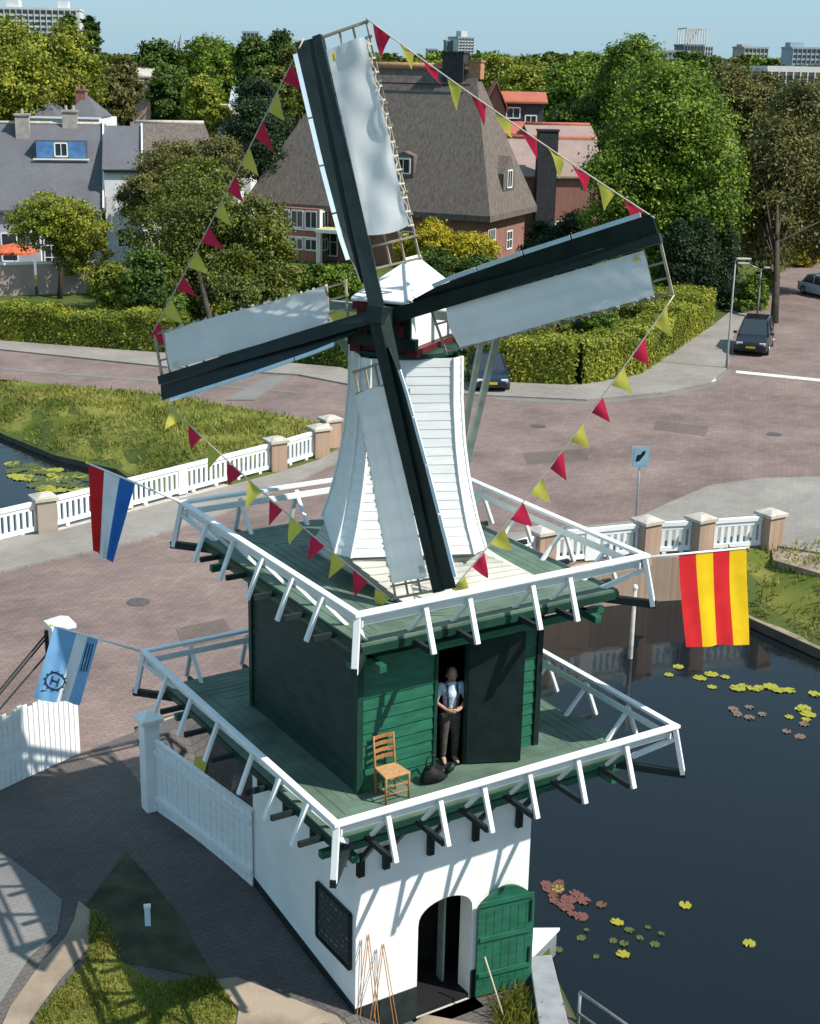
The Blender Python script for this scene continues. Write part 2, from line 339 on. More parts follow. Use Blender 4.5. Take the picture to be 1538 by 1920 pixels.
b = MB(); b.box((HX0+.05, HY0+.05, HZ1-.06), (HX1-.05, HY1-.05, HZ1)); b.box((HX0+.03, HY0+.03, HZ0-.2), (HX1-.03, HY1-.03, HZ0-.01))
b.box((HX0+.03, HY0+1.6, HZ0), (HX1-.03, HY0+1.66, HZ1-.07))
obj('shade_shell', b, M['dark'], house)  # near-black surfaces carry the shade behind the upper door
b = MB(); h0 = V(OX1+.02, HY0-.05, DZ+.03); le = V(Zp(975, 1428, DZ)[0], Zp(975, 1428, DZ)[1], DZ+.03); dl = nrm(le-h0); n_ = np.cross(dl, (0, 0, 1))
W_ = np.linalg.norm(le-h0); b.frame(h0+dl*W_/2+V(0, 0, 1.2), dl*W_/2, n_*.025, V(0, 0, 1.2)); dr = obj('door', b, M['black'], house)
for z_ in (.35, 1.2, 2.05): q = MB(); q.frame(h0+dl*W_/2+V(0, 0, z_)-n_*.04*np.sign(n_@V(*CR)), dl*W_*.46, n_*.014, V(0, 0, .07)); obj('ledge', q, M['greendark'], dr)
for u_ in (.2, .4, .6, .8): q = MB(); q.frame(h0+dl*W_*u_+V(0, 0, 1.2)-n_*.026*np.sign(n_@V(*CR)), dl*.006, n_*.003, V(0, 0, 1.18)); obj('board_seam', q, M['dark'], dr)
b = MB(); b.frame(h0+dl*W_*.88+V(0, 0, 1.0)-n_*.05, dl*.02, n_*.03, V(0, 0, .08)); obj('handle', b, M['steel'], dr)
b = MB(); b.beam(h0+dl*.15-n_*.10*np.sign(n_@V(CR[0],CR[1],0))*1+V(0, 0, .0), h0+dl*(W_*.85)-n_*.10*np.sign(n_@V(CR[0],CR[1],0))+V(0, 0, .0), .06, .05); obj('door_stop', b, M['deck'], dr)

# ---- sloping boarded skirt round the foot of the tower
b = MB(); zr0, zr1 = DU+.02, 3.84
A = [V(-.95, -1.75), V(1.75, -1.75), V(1.75, 1.6), V(-.95, 1.6)]; c0 = V(MX, MY)
import itertools
def tower_ring(z, grow=0.0):
    zz = [3.86, 4.0, 4.34, 4.72, 5.10, 5.67, 6.4, 7.14]; ww = [312, 303, 278, 258, 240, 221, 207, 203]
    w = np.interp(z, zz, ww)/312.0; hf = 1.05*w+grow; ch = .25*w; t = hf+ch
    a = math.radians(-23); ca, sa = math.cos(a), math.sin(a)
    loc = [(-hf, -t), (hf, -t), (t, -hf), (t, hf), (hf, t), (-hf, t), (-t, hf), (-t, -hf)]
    return [V(MX+.02+x*ca-y*sa, MY+.0+x*sa+y*ca, z) for x, y in loc]
tr = tower_ring(3.86)
R0, R1, R2, R3 = (tr[0]+tr[7])/2, (tr[1]+tr[2])/2, (tr[3]+tr[4])/2, (tr[5]+tr[6])/2
inn = [R0[:2]*1.0, R1[:2]*1.0, R2[:2]*1.0, R3[:2]*1.0]
inn = [c0+(q-c0)*.98 for q in inn]
for k in range(4):
    n = 7; A0, A1, B1, B0 = A[k], A[(k+1) % 4], inn[(k+1) % 4], inn[k]
    for j in range(n):
        s0, s1 = j/n, (j+1)/n
        def pt(P, Q, s_, dz): q = P+(Q-P)*s_; return V(q[0], q[1], zr0+(zr1-zr0)*s_+dz)
        b.add([pt(A0, B0, s0, .03), pt(A1, B1, s0, .03), pt(A1, B1, s1, .008), pt(A0, B0, s1, .008), pt(A0, B0, s0, -.02), pt(A1, B1, s0, -.02)], [(0, 1, 2, 3), (4, 5, 1, 0)])
obj('skirt_roof', b, M['skirt'], mill, fix=False)
# ---- white tapering tower, clad in horizontal boards
b = MB(); nb_ = 22; zs = np.linspace(3.86, 7.16, nb_+1)
for k in range(nb_):
    lo = tower_ring(zs[k], .009); hi = tower_ring(zs[k+1], .002); under = tower_ring(zs[k], -.03)
    b.loft([under, lo, hi], cap=False)
tower = obj('tower', b, M['whiteboard'], mill, fix=False)
for k in range(8):
    b = MB(); pts = [tower_ring(z, .004)[k] for z in zs]; ctr_ = V(MX, MY, 0)
    b.loft([[p+nrm(V(*(p-ctr_)[:2], 0))*.012+V(sx*.022, sy*.022, 0) for sx, sy in ((-1, -1), (1, -1), (1, 1), (-1, 1))] for p in pts]); obj('corner_trim', b, M['white'], tower)

# ---- cap
n3 = nrm(V(-.82, -.54, .18)); fh = nrm(V(-.82, -.54, 0)); sh = V(-fh[1], fh[0], 0)   # forward, and the side that faces the viewer
sh = V(.55, -.835, 0); sh = nrm(sh-fh*(sh@fh))
AX = V(MX, MY, 0)
def cp(f, s_, z): return AX+fh*f+sh*s_+V(0, 0, z)
cap = MB(); CF, CBk, CS = .80, -.95, .50
cap.loft([[cp(CF, -CS, 7.34), cp(CF, CS, 7.34), cp(CBk, CS, 7.34), cp(CBk, -CS, 7.34)], [cp(CF, -CS*.93, 8.12), cp(CF, CS*.93, 8.12), cp(CBk, CS*.93, 8.12), cp(CBk, -CS*.93, 8.12)]])
capo = obj('cap', cap, M['whiteboard'], mill)
b = MB(); OV = .13
e = [cp(CF+.2, -CS-OV+.1, 8.14), cp(CF+.2, CS+OV-.1, 8.14), cp(CBk-.12, CS+OV, 8.04), cp(CBk-.12, -CS-OV, 8.04)]; rg = [cp(.0, 0, 8.66), cp(-.55, 0, 8.66)]
dn = V(0, 0, -.06)
b.add(e+rg+[p+dn for p in e], [(0, 1, 4), (1, 2, 5, 4), (2, 3, 5), (3, 0, 4, 5), (0, 6, 7, 1), (1, 7, 8, 2), (2, 8, 9, 3), (3, 9, 6, 0), (9, 8, 7, 6)])
obj('roof', b, M['white'], capo, bevel=.02)
b = MB(); b.tube([e[1]+V(0, 0, .02), rg[0]+V(0, 0, .015)], .045, 6); b.tube([rg[0], rg[1]], .05, 6); obj('ridge_roll', b, M['white'], capo, smooth=True)
b = MB(); b.frame(cp(CF+.02, 0, 7.7), sh*(CS-.01), fh*.022, V(0, 0, .36))
b.frame(cp(CF+.05, 0, 7.42), sh*(CS+.12), fh*.06, V(0, 0, .09)); obj('breast', b, M['black'], capo)
b = MB(); b.frame(cp(CF+.06, 0, 7.99), sh*(CS+.04), fh*.05, V(0, 0, .06)); b.frame(cp(CF+.06, -.36, 7.72), sh*.09, fh*.04, V(0, 0, .2)); b.frame(cp(CF+.06, .34, 7.62), sh*.05, fh*.04, V(0, 0, .1)); obj('breast_beam', b, M['red'], capo)
b = MB(); b.frame(cp(-.08, CS+.02, 7.27), fh*.92, sh*.10, V(0, 0, .065)); b.frame(cp(-.08, -CS-.02, 7.27), fh*.92, sh*.10, V(0, 0, .065)); b.frame(cp(CF-.1, 0, 7.26), sh*.42, fh*.08, V(0, 0, .06)); b.frame(cp(-.95, 0, 7.26), sh*.42, fh*.08, V(0, 0, .06)); obj('curb_beam', b, M['red'], capo)
b = MB(); b.lathe([(.86, 0), (.92, .03), (.92, .1), (.6, .12)], (MX, MY, 7.13), 20); obj('curb_ring', b, M['greendark'], capo)
# tail: cross beams and braces down to the gallery behind the tower
b = MB(); b.beam(cp(-.1, -1.75, 7.78), cp(-.1, 1.75, 7.78), .13, .15); b.beam(cp(-.75, -1.2, 7.55), cp(-.75, 1.2, 7.55), .12, .14)
foot = cp(-2.25, 0, DU+.45)
b.beam(cp(-.1, 1.7, 7.74), foot+sh*.12, .10, .11); b.beam(cp(-.1, -1.7, 7.74), foot-sh*.12, .10, .11); b.beam(cp(-.75, 1.15, 7.5), foot+sh*.05+V(0, 0, .3), .09, .1); b.beam(cp(-.75, -1.15, 7.5), foot-sh*.05+V(0, 0, .3), .09, .1)
b.beam(cp(-.9, 0, 7.6), foot+V(0, 0, -.2), .18, .2); b.beam(foot+sh*.35, foot-sh*.35, .09, .09)
obj('tail_brace', b, M['greygreen'], capo)

# ---- windshaft and the four sails
HUB = AX+V(.0, .0, 7.69)+V(.11, -.06, 0)+n3*1.16
e1 = nrm(np.cross((0, 0, 1), n3)); e2 = np.cross(n3, e1)
b = MB(); b.tube([HUB-n3*2.0, HUB-n3*.35], .17, 10); b.frame(HUB+n3*.0, e1*.15, e2*.15, n3*.34)
shaft = obj('windshaft', b, M['black'], mill, bevel=.02)
b = MB()
b.frame(HUB-n3*.25, e1*.19, e2*.19, n3*.05); obj('shaft_paint', b, M['red'], shaft)
ROT0 = 1.91
def sail(k):
    th = ROT0-k*math.pi/2; a = math.cos(th)*e1+math.sin(th)*e2; c = math.sin(th)*e1-math.cos(th)*e2
    H = HUB+n3*(.17 if k % 2 == 0 else -.17); L = (4.62, 4.66, 4.58, 4.56)[k]
    def P(s_, t, dn_=0):
        tw = math.radians(np.interp(s_, [0, 1.2, L], [22, 17, 4])); return H+a*s_+(c*math.cos(tw)-n3*math.sin(tw))*t+(n3*math.cos(tw)+c*math.sin(tw))*dn_
    q = MB()
    rings = [[P(s_, x*w, y*w) for x, y in ((-1, -1), (1, -1), (1, 1), (-1, 1))] for s_, w in ((0, .125), (1.5, .115), (L, .075))]
    q.loft(rings)
    so = obj('sail', q, M['black'], mill)
    q = MB()           # wind board on the leading side
    ss = [.55]+list(np.linspace(1.0, L-.02, 8)); wb = lambda s_: np.interp(s_, [.55, 1.1, 2.5, L], [.16, .27, .33, .37])
    q.loft([[P(s_, -.09, .05), P(s_, -wb(s_), .11), P(s_, -wb(s_), .085), P(s_, -.09, .02)] for s_ in ss]); obj('wind_board', q, M['black'], so)
    q = MB(); cuts = [.95, 1.75, 2.55, 3.35, L-.18]
    for s0, s1 in zip(cuts[:-1], cuts[1:]):
        q.loft([[P(s_, -wb(s_)-.005, .115), P(s_, -wb(s_)-.075, .13), P(s_, -wb(s_)-.075, .105), P(s_, -wb(s_)-.005, .09)] for s_ in (s0+.015, (s0+s1)/2, s1-.015)])
    obj('edge_strip', q, M['strip'], so)
    q = MB()           # lattice: cross bars and long hem laths
    WL_ = .84
    for s_ in np.arange(.75, L-.05, .36): q.beam(P(s_, .05, -.03), P(s_, WL_+.05, -.03), .035, .03, n3)
    q.beam(P(L-.03, .05, -.03), P(L-.03, WL_+.05, -.03), .04, .04, n3)
    for t in (.36, .60, WL_):
        prev = None
        for s_ in np.linspace(.72, L-.02, 7):
            p = P(s_, t, -.045)
            if prev is not None: q.beam(prev, p, .03, .03, n3)
            prev = p
    obj('lattice', q, M['lath'], so)
    rs = random.Random(11+k); ph = [rs.uniform(0, 6) for _ in range(6)]
    smin = (1.28, 1.05, 1.15, 1.1)[k]
    def cl(u, v):
        s_ = smin+(L-.28-smin)*v; t = .115+(.80-.115)*u
        wr = (1.0, .35, .35, .6)[k]*(.046*math.sin(9.5*v-5.5*u+ph[0])*(.3+.7*u)+.020*math.sin(20*v+5.5*u+ph[1])*u+.010*math.sin(33*v-9*u+ph[4])*u*u+.004*math.sin(61*v-7*u+ph[2])+.03*math.sin(math.pi*u)*math.sin(4*v+ph[3]))
        edge = min(1, 6*u, 6*(1-u)+.25)
        sag = -.05*math.sin(math.pi*u)*(1 if v < .02 else 0)
        return P(s_+sag, t+.012*math.sin(9*v+ph[4])*u, .075+wr*edge)
    q = MB(); q.grid(cl, 26, 110); cloth = obj('sail_cloth', q, M['sailcloth'], so, smooth=True, fix=False)
    q = MB()
    prev = None
    for i in range(61):
        p = P(smin+(L-.3-smin)*i/60, .81+.02*math.sin(i*1.3), .035+.012*math.sin(i*2.1))
        if prev is not None: q.beam(prev, p, .022, .022, n3)
        prev = p
    for i in range(14):
        s_ = smin+(L-.4-smin)*i/13; q.beam(P(s_, .78, .045), P(s_, .87, .0), .03, .02, n3)
    obj('hem_rope', q, M['rope'], so)
    q = MB(); q.frame(P(L-.42, .19, .06), a*.055, c*.05, n3*.006); obj('cloth_badge', q, M['yellow'], so)
    return P, L
SAILS = [sail(k) for k in range(4)]
# ================================================================== GROUND, ROADS, WATER
def brick_mat(name, c1, c2, mort, scale, rough=.85, patch=.25, bump=.25):
    m, t, b = node_mat(name); N = t.nodes; L = t.links
    tc = N.new('ShaderNodeTexCoord'); br = N.new('ShaderNodeTexBrick'); br.inputs['Scale'].default_value = scale
    br.inputs['Color1'].default_value = (*c1, 1); br.inputs['Color2'].default_value = (*c2, 1); br.inputs['Mortar'].default_value = (*mort, 1); br.inputs['Mortar Size'].default_value = .015
    L.new(tc.outputs['Object'], br.inputs['Vector'])
    nz = N.new('ShaderNodeTexNoise'); nz.inputs['Scale'].default_value = .35; nz.inputs['Detail'].default_value = 9; nz.inputs['Roughness'].default_value = .65; L.new(tc.outputs['Object'], nz.inputs['Vector'])
    mr = N.new('ShaderNodeMapRange'); mr.inputs[1].default_value = .3; mr.inputs[2].default_value = .7; mr.inputs[3].default_value = 1-patch; mr.inputs[4].default_value = 1+patch; L.new(nz.outputs['Fac'], mr.inputs[0])
    mx = N.new('ShaderNodeVectorMath'); mx.operation = 'SCALE'; L.new(br.outputs['Color'], mx.inputs[0]); L.new(mr.outputs[0], mx.inputs['Scale'])
    L.new(mx.outputs[0], b.inputs['Base Color']); b.inputs['Roughness'].default_value = rough; b.inputs['Specular IOR Level'].default_value = .2
    bp = N.new('ShaderNodeBump'); bp.inputs['Strength'].default_value = bump; bp.inputs['Distance'].default_value = .01; L.new(br.outputs['Fac'], bp.inputs['Height']); bp.invert = True; L.new(bp.outputs[0], b.inputs['Normal'])
    return m
M['road'] = brick_mat('road_brick', (.225, .160, .145), (.178, .130, .118), (.12, .095, .088), 1.6, patch=.30)
M['patch'] = brick_mat('road_patch_brick', (.155, .115, .10), (.13, .10, .09), (.09, .07, .065), 1.9, patch=.2)
M['pave'] = brick_mat('pavement_tiles', (.27, .245, .22), (.235, .215, .195), (.2, .18, .17), 1.7, patch=.2)
M['path'] = brick_mat('shaded_yard_brick', (.115, .10, .095), (.095, .085, .082), (.06, .055, .05), 2.4, patch=.25)  # brick coloured darker to deepen the mill's shadow over the yard
M['slabs'] = brick_mat('concrete_slabs', (.20, .19, .18), (.18, .172, .164), (.14, .135, .13), 2.6, patch=.15)
M['sand'] = mat('sandy_earth', (.28, .22, .165), .95, .3, 1.2, .5, 12)
M['grass'] = mat('grass_ground', (.24, .23, .06), .95, .5, .55, .8, 9, .05, col2=(.07, .105, .018), thr=(.3, .7), detail=8)
M['drygrass'] = mat('dry_grass', (.30, .24, .09), .95, .5, .8, .6, 8, .05, col2=(.10, .13, .03), detail=8)
M['land'] = mat('garden_land', (.10, .12, .035), .95, .5, .12, .5, 3, .05, col2=(.05, .075, .02), detail=8)
M['brick'] = brick_mat('red_brick', (.31, .135, .105), (.25, .105, .085), (.3, .25, .21), 5.5, patch=.15)
M['pillarbrick'] = brick_mat('pillar_brick', (.42, .29, .21), (.33, .225, .165), (.36, .3, .25), 5, patch=.15)
M['stone'] = mat('pale_stone', (.48, .44, .38), .8, .2, 3, .3, 25)
M['whiteline'] = mat('white_marking', (.62, .60, .56), .8, .2, 3)
CANAL = [(19, -40), (19, 14.3), (12.5, 21.5), (7.8, 29.5), (7.9, 35.3), (6.4, 38.6), (5.5, 43.3), (4.4, 60), (-30, 62), (-16, 27), (-3, 24.0), (-1.6, 11.5), (1.64, 9.8), (1.64, -1.25), (2.75, -1.45), (2.3, -2.15), (1.0, -5.6), (-.5, -40)]
def inside(P, poly):
    x, y = P; c = False; n = len(poly)
    for i in range(n):
        x0, y0 = poly[i]; x1, y1 = poly[i-1]
        if (y0 > y) != (y1 > y) and x < (x1-x0)*(y-y0)/(y1-y0)+x0: c = not c
    return c
def seg_dist(P, A, B):
    P, A, B = map(lambda q: np.asarray(q, float), (P, A, B)); t = np.clip(((P-A)@(B-A))/((B-A)@(B-A)), 0, 1); return np.linalg.norm(P-A-t*(B-A))
def sm(t): t = min(1, max(0, t)); return t*t*(3-2*t)
def H(x, y):
    z = S
    if x < 3.2 and y < 8:
        zl = -4.02+(S+4.02)*sm((y+2.4)/7.0); zf = -4.62
        w_ = sm((-1.95-y)/1.1) if x < -1.9 else 1.0
        z = zl*(1-w_)+zf*w_ if x < 0 or y < 2 else zl
    if x > 18.5 and y < 13.5:
        z = WL+.25+(S-WL-.25)*sm((x-18.95)/2.8)
        z = max(z, WL+.25+(S-WL-.25)*sm((y-9.5)/2.6) if x > 19.6 else -9)
    elif y > 28.5 and x < 14:
        d = min(seg_dist((x, y), CANAL[i], CANAL[i+1]) for i in (3, 4, 5, 6)); z = WL+.25+(S-WL-.25)*sm(d/2.6)
    return z
def patch(outline, step, zf, holes=(), thick=0, jitter=0, dens=None):
    xs = [p[0] for p in outline]; ys = [p[1] for p in outline]; pts = []; edges = []
    def loop(pl):
        b0 = len(pts); q = []
        for i, p in enumerate(pl):
            a = np.array(p); c = np.array(pl[(i+1) % len(pl)]); n = max(1, min(60, int(np.linalg.norm(c-a)/(step*1.2))))
            q += [tuple(a+(c-a)*k/n) for k in range(n)]
        pts.extend(q); edges.extend([(b0+i, b0+(i+1) % len(q)) for i in range(len(q))])
    loop(outline)
    for h in holes: loop(h)
    y = min(ys)+step/2
    while y < max(ys):
        x = min(xs)+step/2
        while x < max(xs):
            p = (x+random.uniform(-.2, .2)*step, y+random.uniform(-.2, .2)*step)
            if inside(p, outline) and not any(inside(p, h) for h in holes): pts.append(p)
            x += step
        y += step
    r = delaunay_2d_cdt([Vector(p) for p in pts], edges, [], 0, 1e-4)
    P = [(v.x, v.y) for v in r[0]]; F = []
    for f in r[2]:
        c = (sum(P[i][0] for i in f)/len(f), sum(P[i][1] for i in f)/len(f))
        if inside(c, outline) and not any(inside(c, h) for h in holes): F.append(tuple(f))
    mb = MB(); mb.add([(x, y, zf(x, y)) for x, y in P], F); return mb
def up(mb):           # faces wound upward
    v = mb.v; out = []
    for f in mb.f:
        a, b_, c = (np.array(v[i]) for i in f[:3]); out.append(f if np.cross(b_-a, c-a)[2] > 0 else f[::-1])
    mb.f = out; return mb
def PXL(pts, z=S): return [tuple(Zp(x, y, z)[:2]) for x, y in pts]
# the land: one sheet to the horizon with the canal cut out of it
R_ = 60
big = [(-3500, -400), (5000, -400), (5000, 5500), (-3500, 5500)]
mid = [(-45, -38), (70, -38), (70, 75), (-45, 75)]
gm = up(patch(mid, 1.15, lambda x, y: H(x, y)-(.35 if x < 1.3 and y < 9.0 else 0), [CANAL]))
n0 = gm.n
ring = [(-45, -38, S), (70, -38, S), (70, 75, S), (-45, 75, S)]
gm2 = MB(); gm2.add([(*p, S) for p in big]+[(p[0], p[1], S) for p in ring], [(0, 1, 5, 4), (1, 2, 6, 5), (2, 3, 7, 6), (3, 0, 4, 7)])
gm.add(gm2.v, gm2.f)
obj('ground', gm, M['land'], kind='structure', fix=False)
# canal walls, bed and water
b = MB(); n = len(CANAL)
for i in range(n):
    p, q = CANAL[i], CANAL[(i+1) % n]; L_ = math.hypot(q[0]-p[0], q[1]-p[1]); k = max(1, int(L_/1.2))
    for j in range(k):
        a = (p[0]+(q[0]-p[0])*j/k, p[1]+(q[1]-p[1])*j/k); c = (p[0]+(q[0]-p[0])*(j+1)/k, p[1]+(q[1]-p[1])*(j+1)/k)
        b.add([(*a, H(*a)+.001), (*c, H(*c)+.001), (*c, -7), (*a, -7)], [(0, 1, 2, 3)])
obj('quay', b, mat('quay_brick', (.10, .085, .075), .85, .3, 2, .4, 12), kind='structure', fix=False)
def water_mat():
    m, t, bb = node_mat('canal_water'); N = t.nodes; L = t.links
    bb.inputs['Base Color'].default_value = (.006, .009, .012, 1); bb.inputs['Roughness'].default_value = .06; bb.inputs['IOR'].default_value = 1.33; bb.inputs['Specular IOR Level'].default_value = .46
    tc = N.new('ShaderNodeTexCoord'); nz = N.new('ShaderNodeTexNoise'); nz.inputs['Scale'].default_value = 1.1; nz.inputs['Detail'].default_value = 6; nz.inputs['Distortion'].default_value = .6; L.new(tc.outputs['Object'], nz.inputs['Vector'])
    bp = N.new('ShaderNodeBump'); bp.inputs['Strength'].default_value = .16; bp.inputs['Distance'].default_value = .05; L.new(nz.outputs['Fac'], bp.inputs['Height']); L.new(bp.outputs[0], bb.inputs['Normal'])
    return m
b = MB(); b.add([(-40, -45, WL), (30, -45, WL), (30, 65, WL), (-40, 65, WL)], [(0, 1, 2, 3)]); obj('water', b, water_mat(), kind='structure', fix=False)
# road and pavements laid on the land
near = [(15.3, 13.5), (8, 11.9), (2.2, 9.9), (-1.6, 9.2), (-2.6, 5.6), (-6, 6.6), (-30, -3), (-34, 15)]
road_o = PXL([(-60, 1012), (85, 1003), (518, 888), (598, 862), (632, 842), (612, 800), (580, 788), (330, 743), (5, 712), (-150, 702), (-150, 622), (0, 636), (310, 659), (640, 690), (700, 715), (930, 716), (1080, 725), (1180, 706), (1337, 612), (1400, 560), (1480, 500), (1545, 470), (1640, 440), (1900, 470), (1900, 890), (1538, 905), (1440, 1030), (1310, 1038), (1210, 1044)])+near
HR = lambda x, y: max(H(x, y), S if (y > 8.2 or x > 4) else -9)+.012
b = patch(road_o, 1.6, HR); obj('road', up(b), M['road'], kind='structure', fix=False)
def slab(name, px, m, th=.10, z=S, step=2.5, pts=None):
    o = pts or PXL(px, z); b_ = up(patch(o, step, lambda x, y: HR(x, y)+th))
    e = MB(); n_ = len(o)
    for i in range(n_):
        p, q = o[i], o[(i+1) % n_]; e.add([(*p, HR(*p)+th), (*q, HR(*q)+th), (*q, HR(*q)-.2), (*p, HR(*p)-.2)], [(0, 1, 2, 3)])
    b_.add(e.v, e.f); return obj(name, b_, m, kind='structure', fix=False)
slab('pavement', [(900, 1004), (1000, 1003), (1180, 982), (1260, 945), (1330, 915), (1420, 902), (1540, 898), (1700, 900), (1700, 1040), (1538, 1042), (1440, 1026), (1310, 1034), (1210, 1040), (1090, 1052)], M['pave'])
slab('pavement', [(930, 717), (1080, 724), (1180, 705), (1337, 612), (1400, 560), (1440, 530), (1438, 545), (1400, 590), (1370, 640), (1366, 690), (1330, 720), (1240, 738), (1100, 752), (880, 742)], M['pave'], .07)
slab('pavement', [(-150, 624), (0, 638), (310, 661), (640, 692), (700, 716), (880, 720), (880, 742), (690, 730), (560, 705), (310, 690), (5, 658), (-150, 642)], M['pave'], .08)
slab('pavement', [(-60, 1014), (85, 1006), (518, 891), (598, 866), (632, 848), (640, 866), (560, 905), (420, 965), (250, 1020), (60, 1062), (-60, 1090)], M['pave'], .08)
slab('island', [(425, 752), (478, 752), (545, 706), (500, 708)], M['slabs'], .06)
slab('road_hump', [(1274, 708), (1290, 703), (1340, 708), (1343, 715), (1320, 719), (1285, 716)], M['whiteline'], .03)
slab('road_line', [(1380, 695), (1540, 711), (1700, 728), (1700, 734), (1540, 716), (1380, 700)], M['whiteline'], .006)
slab('road_edge', [(5, 690), (310, 714), (560, 735), (560, 738), (310, 718), (5, 694)], M['slabs'], .01)
for x_, y_, lab in ((1452, 815, 'round iron manhole cover in the brown road right of the road sign'), (1010, 800, 'round iron manhole cover in the road right of the mill tower'), (260, 1130, 'round iron manhole cover in the road above the gate post')):
    c_ = Zp(x_, y_, S); q = MB(); q.lathe([(.32, 0), (.34, .018), (.30, .022), (0, .022)], (c_[0], c_[1], S+.008), 20); tag(obj('manhole_cover', q, mat('cast_iron', (.09, .085, .08), .6, .3, 8)), lab, 'manhole cover')
for k_, px_ in enumerate(([(980, 850), (1090, 842), (1105, 862), (990, 872)], [(1230, 790), (1330, 800), (1322, 818), (1225, 806)], [(330, 1180), (420, 1160), (440, 1195), (345, 1215)])):
    slab('road_patch', px_, M['patch'], .006)
slab('gutter', [(930, 745), (1100, 754), (1240, 740), (1330, 722), (1368, 692), (1372, 694), (1334, 726), (1242, 745), (1100, 759), (930, 750)], M['slabs'], .006)
# green verges
def verge(name, outline, m, dz=.02, step=.9):
    return obj(name, up(patch(outline, step, lambda x, y: H(x, y)+dz)), m, kind='structure', fix=False)
gl = PXL([(-60, 705), (5, 712), (330, 743), (580, 788), (612, 800), (630, 838), (598, 852), (518, 876)])+[(8.0, 28.6), (8.05, 35.3), (6.55, 38.7), (5.65, 43.4), (4.6, 59)]
verge('lawn', gl, M['grass'])
verge('bank', [(19.05, -30), (19.05, 12.6), (20.0, 12.1), (22, 11.5), (30, 9.3), (44, 6), (44, -30)], M['grass'])
slab('path', [(1445, 1020), (1540, 1040), (1700, 1075), (1700, 1130), (1540, 1078), (1450, 1052)], M['sand'], .03)
verge('bank_edge', [(19.02, -30), (19.02, 12.7), (19.32, 12.6), (19.32, -30)], M['sand'], .035)
# yard around the mill foot
yard_z = lambda x, y: H(x, y)+.02
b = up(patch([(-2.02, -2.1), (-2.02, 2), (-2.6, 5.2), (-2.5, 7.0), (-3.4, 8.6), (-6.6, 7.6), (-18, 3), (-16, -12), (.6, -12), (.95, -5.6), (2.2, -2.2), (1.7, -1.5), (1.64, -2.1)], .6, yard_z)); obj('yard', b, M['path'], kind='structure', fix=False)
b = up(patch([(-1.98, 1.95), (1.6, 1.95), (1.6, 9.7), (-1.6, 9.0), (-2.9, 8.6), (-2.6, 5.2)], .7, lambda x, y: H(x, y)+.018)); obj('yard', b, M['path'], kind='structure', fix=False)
yz = lambda px: [tuple(Zp(x, y, -4.0)[:2]) for x, y in px]
def ypatch(name, px, m, dz, kind='structure'): return obj(name, up(patch(yz(px), .4, lambda x, y: H(x, y)+dz)), m, kind=kind, fix=False)
wedge_px = [(240, 1648), (160, 1745), (150, 1790), (230, 1830), (405, 1850), (330, 1742)]
ypatch('shaded_wedge', wedge_px, mat('shade_dark_ground', (.055, .058, .034), .95, .4, 2, .8, 14), .036)  # shaded corner of the lawn, its shade put into a dark ground colour
lawn_px = [(172, 1748), (165, 1830), (70, 1925), (40, 1990), (430, 1990), (445, 1900), (402, 1846), (300, 1862), (232, 1830), (205, 1770)]
ypatch('lawn', lawn_px, M['grass'], .032)
ypatch('slab_path', [(-60, 1600), (20, 1660), (120, 1735), (110, 1790), (60, 1830), (5, 1905), (-60, 1960)], M['slabs'], .036)
ypatch('path', [(150, 1735), (172, 1750), (168, 1812), (112, 1868), (66, 1925), (20, 1985), (-15, 1985), (22, 1912), (78, 1842), (126, 1795), (142, 1765)], M['sand'], .042)
ypatch('path', [(405, 1850), (445, 1845), (520, 1868), (690, 1925), (800, 1850), (900, 1868), (935, 1880), (935, 1995), (430, 1995), (448, 1900)], M['sand'], .036)
def blades(name, outline, n, hmin, hmax, w, zf, m, mask=None):
    o = np.array(outline); lo, hi = o.min(0), o.max(0); vs = []; k = 0
    while k < n:
        p = (random.uniform(lo[0], hi[0]), random.uniform(lo[1], hi[1]))
        if not inside(p, outline): n -= .2; continue
        if mask and noise.noise((p[0]*mask, p[1]*mask, 0)) < random.uniform(-.5, .35): n -= .3; continue
        z = zf(*p); a = random.uniform(0, 6.3); h = random.uniform(hmin, hmax); ww = w*random.uniform(.6, 1.4); lx, ly = random.gauss(0, .4)*h, random.gauss(0, .4)*h
        c, s_ = math.cos(a)*ww, math.sin(a)*ww
        vs += [(p[0]-c, p[1]-s_, z), (p[0]+c, p[1]+s_, z), (p[0]+c*.6+lx*.5, p[1]+s_*.6+ly*.5, z+h*.65), (p[0]+lx, p[1]+ly, z+h)]; k += 1
    me = bpy.data.meshes.new(name); nq = len(vs)//4
    me.from_pydata(vs, [], [(4*i, 4*i+1, 4*i+2, 4*i+3) for i in range(nq)]); me.materials.append(m)
    ob = bpy.data.objects.new(name, me); COL.objects.link(ob); ob['kind'] = 'stuff'; return ob
M['blade'] = leaf_mat('grass_blades', [(.07, .10, .014), (.16, .185, .028), (.29, .27, .06), (.42, .34, .13)], .35, .6)
tag(blades('grass', yz(lawn_px), 15000, .03, .13, .010, lambda x, y: H(x, y)+.03, M['blade'], .9), 'short yellow green grass on the corner lawn beside the mill', 'grass')
tag(blades('grass', gl, 16000, .08, .30, .03, H, M['blade'], .5), 'rough grass on the canal bank behind the white balustrade', 'grass')
tag(blades('grass', [(19.2, -4), (19.2, 12.3), (22, 11.4), (32, 8.6), (32, -4)], 14000, .08, .35, .03, H, M['blade'], .5), 'rough grass on the bank right of the dark water', 'grass')
tag(blades('grass', yz([(935, 1830), (985, 1800), (1000, 1850), (1015, 1925), (930, 1925)]), 1500, .1, .4, .012, lambda x, y: H(x, y), M['blade']), 'yellow green weeds growing at the foot of the open door', 'weeds')

